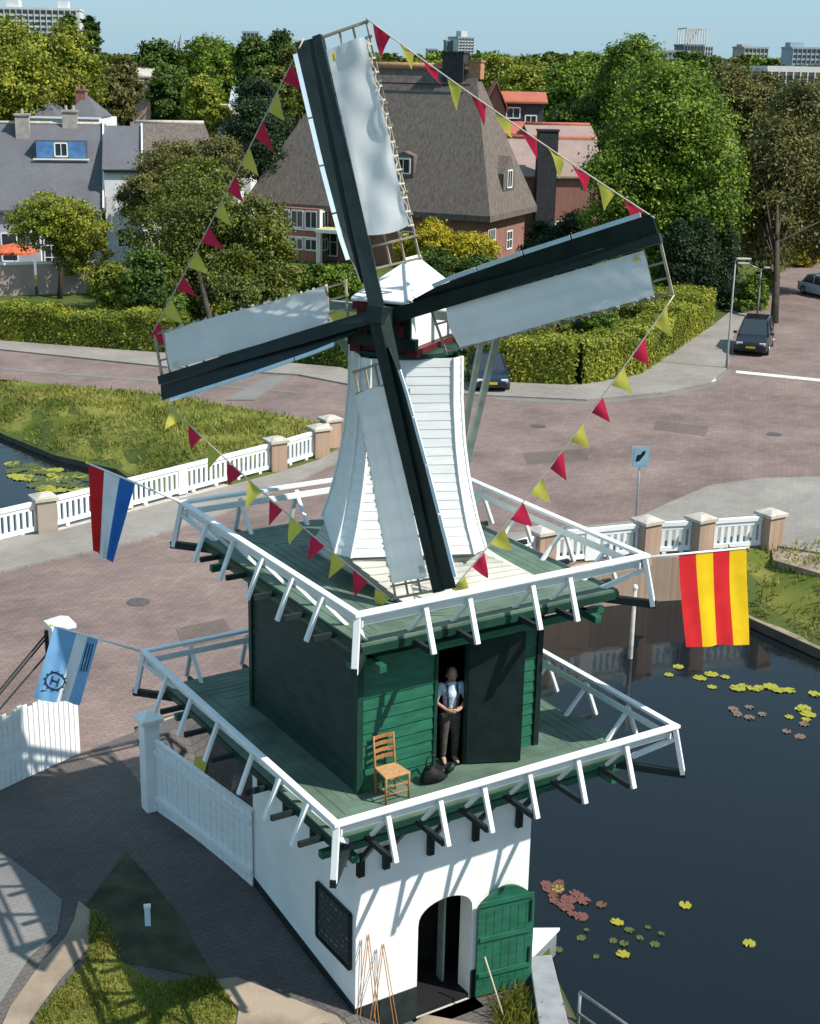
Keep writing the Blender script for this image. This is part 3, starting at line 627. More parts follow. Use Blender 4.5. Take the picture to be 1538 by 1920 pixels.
# ================================================================== BRIDGE AND BALUSTRADES
side = [(1.5, 9.7), (8, 11.75), (15.64, 13.42), (17.68, 12.95), (19.4, 12.3)]
b = MB(); b.loft([[(p[0]+dx*.2, p[1]+dx*.6*.33+dy, z) for dx, dy, z in ((0, -.2, -5.4), (0, .2, -5.4), (0, .2, -3.42), (0, -.2, -3.42))] for p in side])
side2 = [(-16, 20.2), (0, 24.9), (8.6, 27.3), (11.7, 28.2)]
b2 = MB(); b2.loft([[(p[0], p[1]+dy, z) for dy, z in ((-.2, -5.4), (.2, -5.4), (.2, -3.42), (-.2, -3.42))] for p in side2])
br = thing('bridge', (6, 18, -5.4), 'low brick road bridge carrying the brown brick road over the canal', 'bridge')
dk = MB(); dk.prism([(x, y, -3.9) for x, y in [(-16, 20.4), (-1.4, 9.2), (1.5, 9.9), (8, 11.95), (15.6, 13.6), (19.2, 12.6), (11.5, 28), (0, 24.7)]], (0, 0, .46))
obj('side_wall', b, M['pillarbrick'], br); obj('side_wall', b2, M['pillarbrick'], br); obj('deck', dk, M['stone'], br)
def pillar(parent, p, h=1.28, w=.66):
    z = H(*p) if False else S
    a = MB(); a.box((p[0]-w/2, p[1]-w/2, z-.3), (p[0]+w/2, p[1]+w/2, z+h-.16)); pl = obj('pillar', a, M['pillarbrick'], parent)
    a = MB(); a.box((p[0]-w/2-.07, p[1]-w/2-.07, z+h-.16), (p[0]+w/2+.07, p[1]+w/2+.07, z+h-.06)); a.loft([[(p[0]+sx*(w/2+.06), p[1]+sy*(w/2+.06), z+h-.06) for sx, sy in ((-1, -1), (1, -1), (1, 1), (-1, 1))], [(p[0]+sx*.12, p[1]+sy*.12, z+h+.05) for sx, sy in ((-1, -1), (1, -1), (1, 1), (-1, 1))]])
    obj('pillar_cap', a, M['stone'], pl)
def panel(parent, p, q, wide=()):
    p = V(*p); q = V(*q); L_ = np.linalg.norm(q-p); d = (q-p)/L_; a = MB(); p = p+d*.33; q = q-d*.33; L_ -= .66
    a.beam(V(*p, S+1.03), V(*q, S+1.03), .16, .13); a.beam(V(*p, S+.90), V(*q, S+.90), .08, .14); a.beam(V(*p, S+.17), V(*q, S+.17), .12, .14)
    n_ = max(2, int(L_/.235))
    for i in range(n_+1):
        c = p+(q-p)*(i+.0)/n_; a.frame(V(*c, S+.54), V(*d, 0)*.06, V(-d[1], d[0], 0)*.035, V(0, 0, .33))
    for t in wide:
        c = p+(q-p)*t; a.frame(V(*c, S+.53), V(*d, 0)*.2, V(-d[1], d[0], 0)*.075, V(0, 0, .5))
    for i in range(int(L_/1.2)+1):
        c = p+(q-p)*(i+.5)/(int(L_/1.2)+1); a.frame(V(*c, S+.05), V(*d, 0)*.07, V(-d[1], d[0], 0)*.05, V(0, 0, .07))
    obj('baluster_panel', a, M['white'], parent)
bl = thing('balustrade', (6, 26.4, S), 'white balustrade with brick pillars along the far side of the bridge', 'balustrade')
pp = [(-9.2, 21.9), (1.42, 24.78), (11.72, 27.99), (14.15, 28.97), (15.3, 30.1)]
for p in pp: pillar(bl, p)
for p, q, w_ in zip(pp[:-1], pp[1:], ((.5,), (.31, .56), (), ())): panel(bl, p, q, w_)
bl = thing('balustrade', (17, 13, S), 'white balustrade with brick pillars beside the dark water right of the mill', 'balustrade')
pp = [(8.4, 12.6), (14.0, 13.85), (17.68, 13.07), (19.43, 12.42), (21.89, 11.7)]
for p in pp: pillar(bl, p)
for p, q, w_ in zip(pp[:-1], pp[1:], ((), (.45,), (), ())): panel(bl, p, q, w_)

# ================================================================== GATE, FENCES, QUAY THINGS
def gate_post(base, h, w, label):
    g = thing('gate_post', base, label, 'gate post'); x, y, z = base
    a = MB(); a.box((x-w/2, y-w/2, z-.2), (x+w/2, y+w/2, z+h-.14)); obj('shaft', a, M['white'], g, bevel=.015)
    a = MB(); a.box((x-w/2-.07, y-w/2-.07, z+h-.14), (x+w/2+.07, y+w/2+.07, z+h-.05))
    a.loft([[(x+sx*(w/2+.06), y+sy*(w/2+.06), z+h-.05) for sx, sy in ((-1, -1), (1, -1), (1, 1), (-1, 1))], [(x+sx*.03, y+sy*.03, z+h+.09) for sx, sy in ((-1, -1), (1, -1), (1, 1), (-1, 1))]]); obj('post_cap', a, M['white'], g)
gp1 = Zp(126, 1402, -3.35); gate_post(gp1, 3.15, .42, 'tall white gate post behind the light blue flag')
gp2 = V(-2.72, 5.35, H(-2.72, 5.35)); gate_post(gp2, 2.2, .34, 'white gate post at the far end of the board fence')
def board_fence(p, q, h, label, bw=.16, wavy=0, m=None, gap=.008):
    p = V(*p); q = V(*q); L_ = np.linalg.norm(q-p); d = (q-p)/L_; nn = V(-d[1], d[0]); n_ = int(L_/bw)
    f = thing('board_fence', (*p, H(*p)), label, 'fence')
    a = MB()
    for i in range(n_):
        c = p+d*L_*(i+.5)/n_; hh = h+wavy*math.sin(math.pi*((i*.23) % 1)); z0 = H(*c)-.12
        a.frame(V(*c, z0+hh/2), V(*d, 0)*(L_/n_/2-gap/2), V(*nn, 0)*.014*(1+.2*(i % 2)), V(0, 0, hh/2))
    obj('boards', a, M['whiteboard'], f)
    for z in (.35, h-.35):
        a = MB(); a.beam(V(*(p-nn*.045), H(*p)+z), V(*(q-nn*.045), H(*q)+z), .05, .10); obj('rail', a, M['white'], f)
    a = MB(); a.beam(V(*p, H(*p)+h-.1), V(*q, H(*q)+h-.1), .09, .05)
    if not wavy: obj('coping', a, M['white'], f)
board_fence((-2.66, 5.15), (-2.06, 1.84), 1.78, 'solid white board fence running from the mill base to the gate post', .19, gap=.016)
fa = gp1[:2]+V(.20, -.32); board_fence(fa, fa+V(-3.4, -1.35), 1.75, 'white slatted fence left of the tall gate post', .14, .14, gap=.02)
b = MB()
pb = [gp1+V(-.35, .5, 2.55), gp1+V(-.35, .5, 1.95)]
st = thing('stay_poles', gp1+V(-.35, .5, 0), 'dark timber stay poles sloping down left behind the tall gate post', 'poles')
for z0, z1, dx in ((2.75, 1.05, 0), (2.62, .92, .05), (2.2, .6, .1)):
    a = MB(); a.tube([gp1+V(-.2, .35+dx, z0), gp1+V(-2.6, -.6+dx, z1)], .022, 6); obj('pole', a, M['black'], st)
a = MB(); a.tube([gp1+V(-.2, .4, 2.8), gp1+V(-.2, .4, 0)], .05, 6); obj('upright', a, M['black'], st)
b = MB(); q0 = [Zp(992, 1800, -4.4), Zp(1034, 1796, -4.4), Zp(1066, 1925, -4.4), Zp(1010, 1925, -4.4)]
q0[2] = q0[1]+(q0[2]-q0[1])*1.8; q0[3] = q0[0]+(q0[3]-q0[0])*1.8
b.prism([V(p[0], p[1], -4.46) for p in q0], (0, 0, .14)); tag(obj('quay_coping', b, mat('grey_concrete', (.27, .28, .30), .7, .15, 3, .2, 20), bevel=.02), 'grey concrete coping slab along the water beside the open door', 'coping')
qr = thing('pipe_railing', Zp(1087, 1862, -4.9), 'grey pipe railing standing at the water edge in the bottom corner', 'railing')
P0, P1 = Zp(1088, 1860, -4.0), Zp(1180, 1925, -4.0); dd = nrm(P1-P0)
for z in (0, -.45):
    a = MB(); a.tube([P0+V(0, 0, z), P0+dd*2.6+V(0, 0, z)], .028, 8); obj('rail', a, M['steel'], qr, smooth=True)
for t in (0, 1.3, 2.6):
    a = MB(); a.tube([P0+dd*t+V(0, 0, .0), P0+dd*t+V(0, 0, -1.1)], .03, 8); obj('post', a, M['steel'], qr, smooth=True)
bt = Yp(909, 1794, -2.42); bb_ = Zp(948, 1918, -4.56)
b = MB(); b.tube([bt, bb_], .018, 6); bro = obj('broom', b, mat('pale_stick', (.5, .42, .3), .7), smooth=True, loc=tuple(bb_)); tag(bro, 'long handled broom leaning on the open green door', 'broom')
b = MB(); dv = nrm(bb_-bt)
for i in range(24): b.tube([bb_-dv*.05+V(random.gauss(0, .01), random.gauss(0, .01), 0), bb_+dv*.22+V(random.gauss(0, .06), random.gauss(0, .05), -.02)], .008, 4)
obj('bristles', b, M['lath'], bro)
M['cane'] = mat('orange_cane', (.45, .20, .07), .6, .25, 8)
for ap_, feet, lab in (((690, 1752), ((674, 1890), (708, 1918)), 'nearest the wall corner'), ((718, 1770), ((700, 1895), (742, 1918)), 'beside the doorway')):
    top = Yp(*ap_, BY0-.1); ft = [top+(Yp(x, y, BY0-.28)-top)*1.12 for x, y in feet]
    r_ = thing('pole_pair', ft[0], 'pair of thin orange brown poles leaning on the white front wall '+lab, 'poles')
    for f_ in ft:
        for e_ in (-.012, .012):
            a = MB(); a.tube([top+V(e_*1.5, 0, 0), f_+V(e_*3, 0, 0)], .008, 5); obj('pole', a, M['cane'], r_)
# road sign on the bridge
sb = Zp(1190, 1008, S); sg = thing('road_sign', sb, 'small square blue grey road sign on a thin pole by the balustrade', 'road sign')
a = MB(); a.tube([sb, sb+V(0, 0, 3.05)], .035, 8); obj('pole', a, M['steel'], sg, smooth=True)
fw = nrm(V(-.55, -.83, 0)); sd_ = V(.83, -.55, 0)
a = MB(); a.frame(sb+V(0, 0, 2.85)+fw*.05, sd_*.29, fw*.012, V(0, 0, .36)); sp = obj('plate', a, mat('sign_blue', (.36, .50, .58), .5), sg)
a = MB(); a.frame(sb+V(0, 0, 2.85)+fw*.064, sd_*.23, fw*.003, V(0, 0, .30)); obj('face', a, mat('sign_face', (.30, .48, .58), .5), sp)
a = MB(); ce = sb+V(0, 0, 2.88)+fw*.069; a.prism([ce+sd_*x+V(0, 0, z) for x, z in ((-.15, -.2), (-.03, -.16), (.13, .05), (.17, .2), (.06, .17), (.0, .07), (-.11, .04), (-.14, -.05))], fw*.002); obj('symbol', a, M['black'], sp)
# ================================================================== TREES, SHRUBS, HEDGES
LEAF = dict(
    dark=leaf_mat('leaf_dark_green', [(.018, .040, .008), (.042, .082, .013), (.095, .155, .02), (.17, .23, .03)]),
    mid=leaf_mat('leaf_mid_green', [(.030, .062, .008), (.085, .145, .015), (.175, .25, .024), (.30, .36, .034)]),
    yellow=leaf_mat('leaf_yellow_green', [(.058, .080, .010), (.145, .175, .018), (.26, .285, .028), (.38, .37, .04)]),
    olive=leaf_mat('leaf_olive', [(.026, .040, .008), (.072, .094, .014), (.14, .165, .022), (.24, .25, .034)]),
    brown=leaf_mat('leaf_bronze', [(.040, .044, .014), (.092, .092, .028), (.165, .155, .042), (.23, .21, .056)]),
    gold=leaf_mat('leaf_gold', [(.10, .095, .008), (.28, .24, .012), (.48, .40, .02), (.58, .48, .04)]),
    conifer=leaf_mat('leaf_conifer', [(.007, .017, .009), (.017, .036, .015), (.034, .062, .02), (.062, .10, .028)]))
M['bark'] = mat('bark', (.055, .042, .032), .9, .35, 4, .6, 14, stretch=(1, 1, .3))
def leaves(blobs, n, size, seed, clump=.16, per=26, up_bias=.25, shell=(.70, 1.04), fill=.25):
    k_ = 3.4 if size < .5 else 2.0; n = int(n*k_); size = size*k_**-.55; per = int(per*3.2); clump = clump*.9; shell = (shell[0]+.04, shell[1]+.04)
    g = np.random.default_rng(seed); B = np.array(blobs, float); area = (B[:, 3]*B[:, 4]*B[:, 5])**(2/3); pr = area/area.sum()
    nc = max(6, int(n*(1-fill)/per)); bi = g.choice(len(B), nc, p=pr)
    d = g.normal(size=(nc, 3)); d[:, 2] += up_bias; d /= np.linalg.norm(d, axis=1)[:, None]
    ctr = B[bi, :3]+d*B[bi, 3:]*g.uniform(*shell, (nc, 1)); mr = B[bi, 3:].mean(1)
    k = g.integers(0, nc, int(n*(1-fill))); sc = (mr*clump)[k][:, None]*g.uniform(.6, 1.3, (len(k), 1))
    P = ctr[k]+np.clip(g.normal(size=(len(k), 3)), -1.7, 1.7)*sc*np.array([1, 1, .62]); nrm_ = d[k]*.9+g.normal(size=(len(k), 3))*.75+np.array([0, 0, .35])
    m = int(n*fill); bj = g.choice(len(B), m, p=pr); d2 = g.normal(size=(m, 3)); d2 /= np.linalg.norm(d2, axis=1)[:, None]
    P2 = B[bj, :3]+d2*B[bj, 3:]*(g.uniform(.15, .86, (m, 1)))
    P = np.vstack([P, P2]); N_ = np.vstack([nrm_, d2+g.normal(size=(m, 3))*.6]); N_ /= np.linalg.norm(N_, axis=1)[:, None]
    a = np.cross(N_, g.normal(size=P.shape)); a /= np.linalg.norm(a, axis=1)[:, None]; b_ = np.cross(N_, a)
    s = (size*g.uniform(.55, 1.35, len(P)))[:, None]; w = s*g.uniform(.45, .75, (len(P), 1))
    V4 = np.stack([P-a*s, P+b_*w+N_*s*.12, P+a*s, P-b_*w+N_*s*.12], 1)
    return V4.reshape(-1, 3)
def leaf_mesh(name, vs, m):
    n = len(vs)//4; me = bpy.data.meshes.new(name)
    me.vertices.add(4*n); me.vertices.foreach_set('co', np.asarray(vs, np.float32).ravel())
    me.loops.add(4*n); me.loops.foreach_set('vertex_index', np.arange(4*n, dtype=np.int32))
    me.polygons.add(n); me.polygons.foreach_set('loop_start', np.arange(0, 4*n, 4, dtype=np.int32)); 
    me.update(calc_edges=True); me.validate(); me.materials.append(m); return me
def leaf_obj(name, vs, m, parent=None):
    o = bpy.data.objects.new(name, leaf_mesh(name, vs, m)); COL.objects.link(o); o.parent = parent; return o
SEED = [100]
def tree(name, label, base, blobs, n, size, leaf, trunk=.25, group=None, clump=.16, up_bias=.25, per=26, fill=.25, cat='tree', limbs=5):
    SEED[0] += 1; g = random.Random(SEED[0]); base = V(*base)
    t = thing(name, base, label, cat, group)
    bl = [(b[0]-base[0], b[1]-base[1], b[2]-base[2], *b[3:]) for b in blobs]
    leaf_obj('crown', leaves(bl, n, size, SEED[0], clump, per, up_bias, fill=fill), LEAF[leaf], t)
    top = max(bl, key=lambda q: q[5]); q = MB()
    z0 = top[2]-top[5]*.2
    q.tube([base+V(0, 0, -.2), base+V(top[0]*.15, top[1]*.15, z0*.4), base+V(top[0]*.7, top[1]*.7, z0)], [trunk*1.25, trunk*.9, trunk*.45], 8)
    for i in range(limbs):
        b = bl[i % len(bl)]; h = g.uniform(.35, .75)*z0; a = base+V(top[0]*.4, top[1]*.4, h)
        e = base+V(b[0]+g.uniform(-.6, .6)*b[3], b[1]+g.uniform(-.6, .6)*b[4], b[2]+g.uniform(-.1, .5)*b[5])
        q.tube([a, a+(e-a)*.5+V(0, 0, .3*trunk), e], [trunk*.4, trunk*.27, trunk*.1], 6)
    obj('trunk', q, M['bark'], t, smooth=True)
    return t
def pxblob(x0, y0, x1, y1, dep, depth_r=None):
    c = Dp((x0+x1)/2, (y0+y1)/2, dep); rx = (x1-x0)/2*dep/FPX; rz = (y1-y0)/2*dep/FPX*1.02
    return (*c, rx, depth_r or rx*.85, rz) if False else (*c, (rx+ (depth_r or rx*.9))/2, (rx+(depth_r or rx*.9))/2, rz)
def px_tree(name, label, boxes, dep, n, size, leaf, base_px=None, **kw):
    bl = [pxblob(*b[:4], dep+(b[4] if len(b) > 4 else 0)) for b in boxes]
    c = bl[0]; base = (c[0], c[1], S) if base_px is None else tuple(Zp(*base_px, S))
    return tree(name, label, base, bl, n, size, leaf, **kw)
def hedge(name, label, line, width, h, n, size, leaf, z=S, group=None, wob=.12, cat='hedge'):
    SEED[0] += 1; g = np.random.default_rng(SEED[0]); pts = [V(*p) for p in line]; t = thing(name, (*pts[0], z), label, cat, group)
    segs = [(p, q, np.linalg.norm(q-p)) for p, q in zip(pts[:-1], pts[1:])]; tot = sum(s[2] for s in segs); out = []
    core = MB()
    for p, q, L_ in segs:
        d = (q-p)/L_; nn = V(-d[1], d[0]); m = int(3.2*n*L_/tot)
        u = g.uniform(-.15, L_+.15, m); f = g.random(m); per_ = 2*h+width; s_ = f*per_
        hh = h*(1+.09*np.sin(u*.9)+.06*np.sin(u*2.3+1)+wob*g.normal(size=m)*.4)
        off = np.where(s_ < h, -width/2, np.where(s_ < h+width, -width/2+(s_-h), width/2)); zz = np.where(s_ < h, s_/h*hh, np.where(s_ < h+width, hh, (s_-h-width)/h*hh))
        P = np.stack([p[0]+d[0]*u+nn[0]*off, p[1]+d[1]*u+nn[1]*off, z+zz], 1)+g.normal(size=(m, 3))*wob*np.array([.8, .8, .6])
        N_ = np.stack([nn[0]*np.sign(off)*(np.abs(off) > width*.45), nn[1]*np.sign(off)*(np.abs(off) > width*.45), (zz > hh*.97)*1.0], 1)+g.normal(size=(m, 3))*.38; N_ /= np.linalg.norm(N_, axis=1)[:, None]
        a = np.cross(N_, g.normal(size=P.shape)); a /= np.linalg.norm(a, axis=1)[:, None]; b_ = np.cross(N_, a); s2 = (size*.64*g.uniform(.6, 1.3, m))[:, None]
        out.append(np.stack([P-a*s2, P+b_*s2*.6+N_*s2*.1, P+a*s2, P-b_*s2*.6+N_*s2*.1], 1).reshape(-1, 3))
        core.beam(V(*p, z+h*.44), V(*q, z+h*.44), max(.1, width-.22), h*.84)
    vs = np.vstack(out)-np.array([*pts[0], z])
    leaf_obj('foliage', vs, LEAF[leaf], t); obj('dark_core', core, mat('hedge_core', (.018, .025, .008), .95, .3), t)  # solid dark box stands in for the shade inside the hedge
    return t
# hedges and front shrubs
hA, hB, hC = Zp(-120, 628, S), Zp(5, 639, S), Zp(335, 664, S)
sh1 = nrm(V(.45, 1))*.9
hedge('hedge', 'long low clipped hedge along the road on the left', [hA[:2]+sh1*1.0, hB[:2]+sh1, hC[:2]+sh1], 2.0, 1.75, 15000, .13, 'yellow')
hD, hE, hF = Zp(350, 664, S), Zp(500, 678, S), Zp(660, 692, S)
hedge('hedge', 'dark low hedge behind the left sail, between the big shrub and the road', [hD[:2]+sh1, hE[:2]+sh1, hF[:2]+sh1], 1.5, 1.3, 7000, .13, 'dark')
q = [Zp(x, y, S)[:2] for x, y in ((900, 712), (945, 716), (1080, 722), (1178, 704), (1336, 608))]
hedge('hedge', 'broad clipped hedge curving round the street corner, its sunny end yellow green', [p+nrm(V(.35, 1))*.75 for p in q[:4]]+[q[4]+V(-.9, .5)], 1.9, 1.95, 26000, .13, 'yellow')
hedge('hedge', 'back row of the corner hedge bordering the garden', [q[4]+V(-1.4, .9), q[4]+V(-7, 5.5), q[3]+V(1.5, 9.5), q[1]+V(2, 8.5)], 2.4, 1.9, 16000, .15, 'yellow')
px_tree('garden_shrub', 'mixed dark shrub in the corner garden behind the hedge', [(930, 585, 1010, 650), (1000, 590, 1080, 645, 1)], 82, 4200, .16, 'olive', trunk=.06, cat='shrub')
px_tree('garden_shrub', 'bright green shrub in the corner garden by the blue tub', [(1085, 580, 1160, 628)], 83, 3000, .16, 'mid', trunk=.06, cat='shrub')
px_tree('garden_shrub', 'yellow green shrub at the back of the corner garden', [(1160, 556, 1250, 612), (1236, 552, 1330, 600, 1)], 88, 5000, .17, 'yellow', trunk=.06, cat='shrub')
px_tree('garden_shrub', 'low bushy shrub at the left of the corner garden', [(880, 600, 950, 665)], 79, 3200, .15, 'mid', trunk=.06, cat='shrub')
b = MB(); tb = Zp(1084, 640, S); b.lathe([(.45, 0), (.55, .5), (.58, .55), (.5, .55), (.42, .12), (.0, .1)], (tb[0], tb[1], S+.75), 16); b.lathe([(.3, 0), (.3, .75)], (tb[0], tb[1], S), 8)
tag(obj('garden_tub', b, mat('blue_plastic', (.04, .20, .42), .4), smooth=True), 'small bright blue tub among the plants of the corner garden', 'tub')
# big individual trees and shrubs
px_tree('broadleaf_tree', 'huge dense green tree standing behind the tip of the right sail', [(1130, 140, 1375, 420), (1085, 270, 1240, 470, -1), (1240, 240, 1396, 480, -2), (1150, 120, 1300, 290, 2), (1200, 340, 1370, 560, -1), (1120, 400, 1260, 520, 1)], 98, 34000, .24, 'mid', base_px=(1262, 566), trunk=.5, clump=.15, per=30, fill=.3, limbs=8)
px_tree('broadleaf_tree', 'round topped dark green tree rising behind the huge tree', [(1130, 76, 1245, 220), (1110, 130, 1200, 250, 3)], 135, 9000, .30, 'mid', trunk=.4)
for i, (x0, y0, x1, y1, dd, lab) in enumerate(((1245, 430, 1300, 575, 0, 'dark narrow cypress at the left of the dark row under the huge tree'), (1282, 420, 1338, 585, 1, 'dark narrow cypress in the middle of the dark row under the huge tree'), (1318, 415, 1380, 610, 3, 'dark tall cypress at the pavement end of the dark row'))):
    px_tree('cypress', lab, [(x0, y0, x1, y1), (x0+8, y0-15, x1-8, y0+60)], 93+dd, 7000, .16, 'conifer', trunk=.15, group='dark cypresses under the huge tree', clump=.2)
px_tree('street_tree', 'bronze leaved street tree right of the huge tree with a bare slanting trunk', [(1380, 230, 1530, 470), (1430, 170, 1580, 400, 2), (1390, 350, 1500, 500, -1), (1480, 330, 1610, 480, 1)], 101, 20000, .22, 'brown', base_px=(1452, 606), trunk=.22, clump=.2, fill=.2, limbs=8)
px_tree('street_tree', 'olive tree with a thin crown at the right edge behind the bronze tree', [(1470, 170, 1600, 380), (1520, 240, 1680, 470, 3)], 118, 10000, .24, 'olive', trunk=.25)
px_tree('broadleaf_tree', 'dark green tree between the bronze tree and the long pale building', [(1440, 165, 1550, 290)], 150, 5000, .32, 'dark', trunk=.3)
px_tree('broadleaf_tree', 'brownish tree above the huge tree, left of the long pale building', [(1300, 128, 1420, 250), (1375, 140, 1470, 260, 3)], 165, 8000, .34, 'brown', trunk=.3)
px_tree('broadleaf_tree', 'olive tree just right of the tall tower with the frame', [(1330, 115, 1400, 190)], 210, 3500, .42, 'olive', trunk=.3)
px_tree('broadleaf_tree', 'large yellow green tree filling the upper left corner under the tall flats', [(-90, 55, 120, 230), (60, 60, 190, 220, 2), (-60, 110, 90, 240, -3)], 132, 17000, .32, 'yellow', trunk=.4)
px_tree('broadleaf_tree', 'slim dark tree poking up beside the tall flats', [(112, 34, 150, 110), (150, 36, 188, 100, 2)], 150, 3500, .30, 'dark', trunk=.2)
px_tree('broadleaf_tree', 'bronze tree behind the brick chimneys on the left', [(165, 135, 250, 235), (200, 115, 262, 220, 3)], 142, 6500, .32, 'brown', trunk=.3)
px_tree('broadleaf_tree', 'dark tree left of the bright green tree in the upper left', [(255, 85, 345, 220), (270, 140, 350, 235, -3)], 155, 8000, .34, 'dark', trunk=.3)
px_tree('broadleaf_tree', 'bright green tree in the middle of the upper left tree row', [(340, 78, 450, 190), (345, 150, 420, 240, -20)], 168, 9000, .36, 'mid', trunk=.3)
px_tree('broadleaf_tree', 'yellow green bushy tree above the end of the grey slate roof', [(348, 150, 410, 240), (385, 200, 440, 260, -2)], 128, 5500, .28, 'yellow', trunk=.25)
px_tree('broadleaf_tree', 'round dark green tree just left of the top sail', [(440, 75, 510, 190), (490, 70, 570, 200, 2)], 160, 9000, .36, 'dark', trunk=.3)
px_tree('broadleaf_tree', 'olive tree behind the tip of the top sail', [(520, 85, 600, 200), (470, 130, 560, 230, -8)], 145, 7000, .32, 'olive', trunk=.3)
px_tree('conifer_tree', 'very dark conifer left of the thatched roof', [(425, 195, 545, 330), (440, 150, 520, 240, 2), (470, 250, 560, 345, -3)], 121, 10000, .24, 'conifer', trunk=.3, clump=.2)
px_tree('broadleaf_tree', 'dark tree behind the right end of the red tiled roofs', [(1020, 195, 1130, 300), (1085, 160, 1160, 290, 4)], 138, 7000, .30, 'dark', trunk=.3)
px_tree('broadleaf_tree', 'bright green tree on the skyline right of the thatched roof', [(930, 130, 1050, 235), (890, 110, 990, 200, 12)], 175, 9000, .36, 'yellow', trunk=.3)
px_tree('broadleaf_tree', 'broad green tree on the skyline left of the round topped tree', [(1020, 120, 1140, 230), (1060, 105, 1150, 200, 14)], 165, 9000, .36, 'mid', trunk=.3)
px_tree('large_shrub', 'large spreading olive shrub in front of the houses on the left', [(240, 350, 470, 560), (380, 370, 545, 560, -1), (300, 300, 450, 440, 5), (270, 470, 420, 610, -2), (440, 440, 560, 600, -1), (330, 500, 530, 640, -2), (255, 540, 400, 650, -2), (450, 520, 570, 640, -2)], 88, 34000, .19, 'olive', base_px=(400, 650), trunk=.2, clump=.13, per=34, fill=.3, cat='shrub')
px_tree('large_shrub', 'dark green bush between the round tree and the large olive shrub', [(235, 470, 330, 620), (262, 540, 350, 640, -1)], 84, 7000, .17, 'dark', trunk=.1, cat='shrub')
px_tree('large_shrub', 'yellow green bush at the end of the pink garden wall', [(165, 495, 250, 575), (190, 530, 280, 600, -1)], 86, 6000, .16, 'yellow', trunk=.1, cat='shrub')
px_tree('large_shrub', 'bronze shrub in front of the brown thatched wing on the left', [(260, 270, 400, 360), (350, 260, 465, 370, 1), (225, 330, 330, 420, -2)], 101, 11000, .20, 'brown', trunk=.15, cat='shrub')
px_tree('large_shrub', 'green bushes before the timber panel of the thatched villa', [(545, 495, 620, 560), (600, 500, 680, 565, 1)], 92, 6000, .17, 'mid', trunk=.08, cat='shrub')
px_tree('umbrella_tree', 'small tree with a flat domed crown and bare trunk in the white house garden', [(12, 378, 150, 470), (70, 385, 206, 480), (95, 440, 205, 520, 1), (40, 362, 165, 425)], 95, 9500, .17, 'yellow', base_px=(112, 560), trunk=.16, clump=.12, limbs=4)
px_tree('gold_shrub', 'bright golden yellow shrub in front of the thatched house', [(775, 415, 850, 500), (830, 440, 935, 505), (740, 440, 800, 505, 1)], 98, 8500, .17, 'gold', trunk=.1, clump=.17, cat='shrub')
px_tree('gold_shrub', 'dark green bush under the golden shrub behind the mill cap', [(770, 470, 860, 540), (850, 480, 940, 540, 1)], 95, 5000, .17, 'dark', trunk=.1, cat='shrub')
px_tree('large_shrub', 'dim bush right of the red brick gable, under the dark chimney', [(975, 420, 1060, 540), (1040, 400, 1120, 540, 1)], 104, 7000, .2, 'conifer', trunk=.1, cat='shrub')
px_tree('pavement_bush', 'light green bush beside the pavement under the street lamp', [(1385, 520, 1440, 590), (1370, 560, 1410, 610, -1)], 96, 3200, .17, 'mid', trunk=.06, cat='shrub')
px_tree('pavement_bush', 'small yellow green bush by the side street', [(1415, 500, 1455, 545)], 104, 1800, .17, 'yellow', trunk=.05, cat='shrub')
px_tree('pavement_bush', 'golden bush at the far kerb of the side street', [(1480, 455, 1530, 505)], 118, 2200, .2, 'gold', trunk=.05, cat='shrub')
# woods out to the horizon : each tree of it is a tree
protos = []
for i, (lf, nn_) in enumerate((('mid', 2600), ('dark', 2600), ('yellow', 2600), ('olive', 2600), ('brown', 2400))):
    g = random.Random(50+i); bl = [(0, 0, 8.0, 4.6, 4.6, 4.4)]+[(g.uniform(-3, 3), g.uniform(-3, 3), g.uniform(5.5, 10), g.uniform(2.2, 3.4), g.uniform(2.2, 3.4), g.uniform(2, 3)) for _ in range(5)]
    protos.append((lf, bl, nn_))
WOOD = []
def wood_tree(x, y, h, kind, label, group):
    lf, bl, nn_ = protos[kind]
    if len(WOOD) <= kind or WOOD[kind] is None:
        while len(WOOD) <= kind: WOOD.append(None)
        WOOD[kind] = tree('woodland_tree', label, (0, 0, 0), bl, nn_, .62, lf, trunk=.3, group=group, limbs=3); o = WOOD[kind]
    else: o = copy_tree(WOOD[kind])
    k = h/12.6; o.location = (x, y, S); o.scale = (k*random.uniform(.9, 1.25), k*random.uniform(.9, 1.25), k); o.rotation_euler = (0, 0, random.uniform(0, 6.28)); o['label'] = label
KN = ['mid green', 'dark green', 'yellow green', 'olive', 'bronze']
rw = random.Random(5)
def row(x0, x1, dep, n, top0, top1, kinds=(0, 1, 2, 3, 4)):
    for i in range(n):
        px = x0+(x1-x0)*(i+.5+rw.uniform(-.35, .35))/n; dp = dep*rw.uniform(.92, 1.1)
        P = Dp(px, rw.uniform(top0, top1), dp); h = max(6, P[2]-S); k = rw.choice(kinds)
        wood_tree(P[0], P[1], h, k, KN[k]+' tree in the distant woods on the skyline', 'distant '+KN[k]+' woodland trees')
row(-60, 620, 205, 12, 92, 120); row(-60, 620, 300, 14, 88, 112); row(640, 1000, 230, 8, 105, 135); row(620, 1180, 300, 14, 98, 120)
row(860, 1160, 200, 7, 104, 130, (0, 2, 3)); row(1180, 1600, 260, 9, 128, 150, (1, 3, 4, 0)); row(1300, 1600, 400, 9, 122, 134); row(-80, 1620, 480, 34, 98, 116); row(-80, 1620, 800, 40, 102, 118)
row(1330, 1600, 175, 5, 170, 210, (3, 4, 1)); row(430, 720, 180, 4, 105, 140, (1, 3))
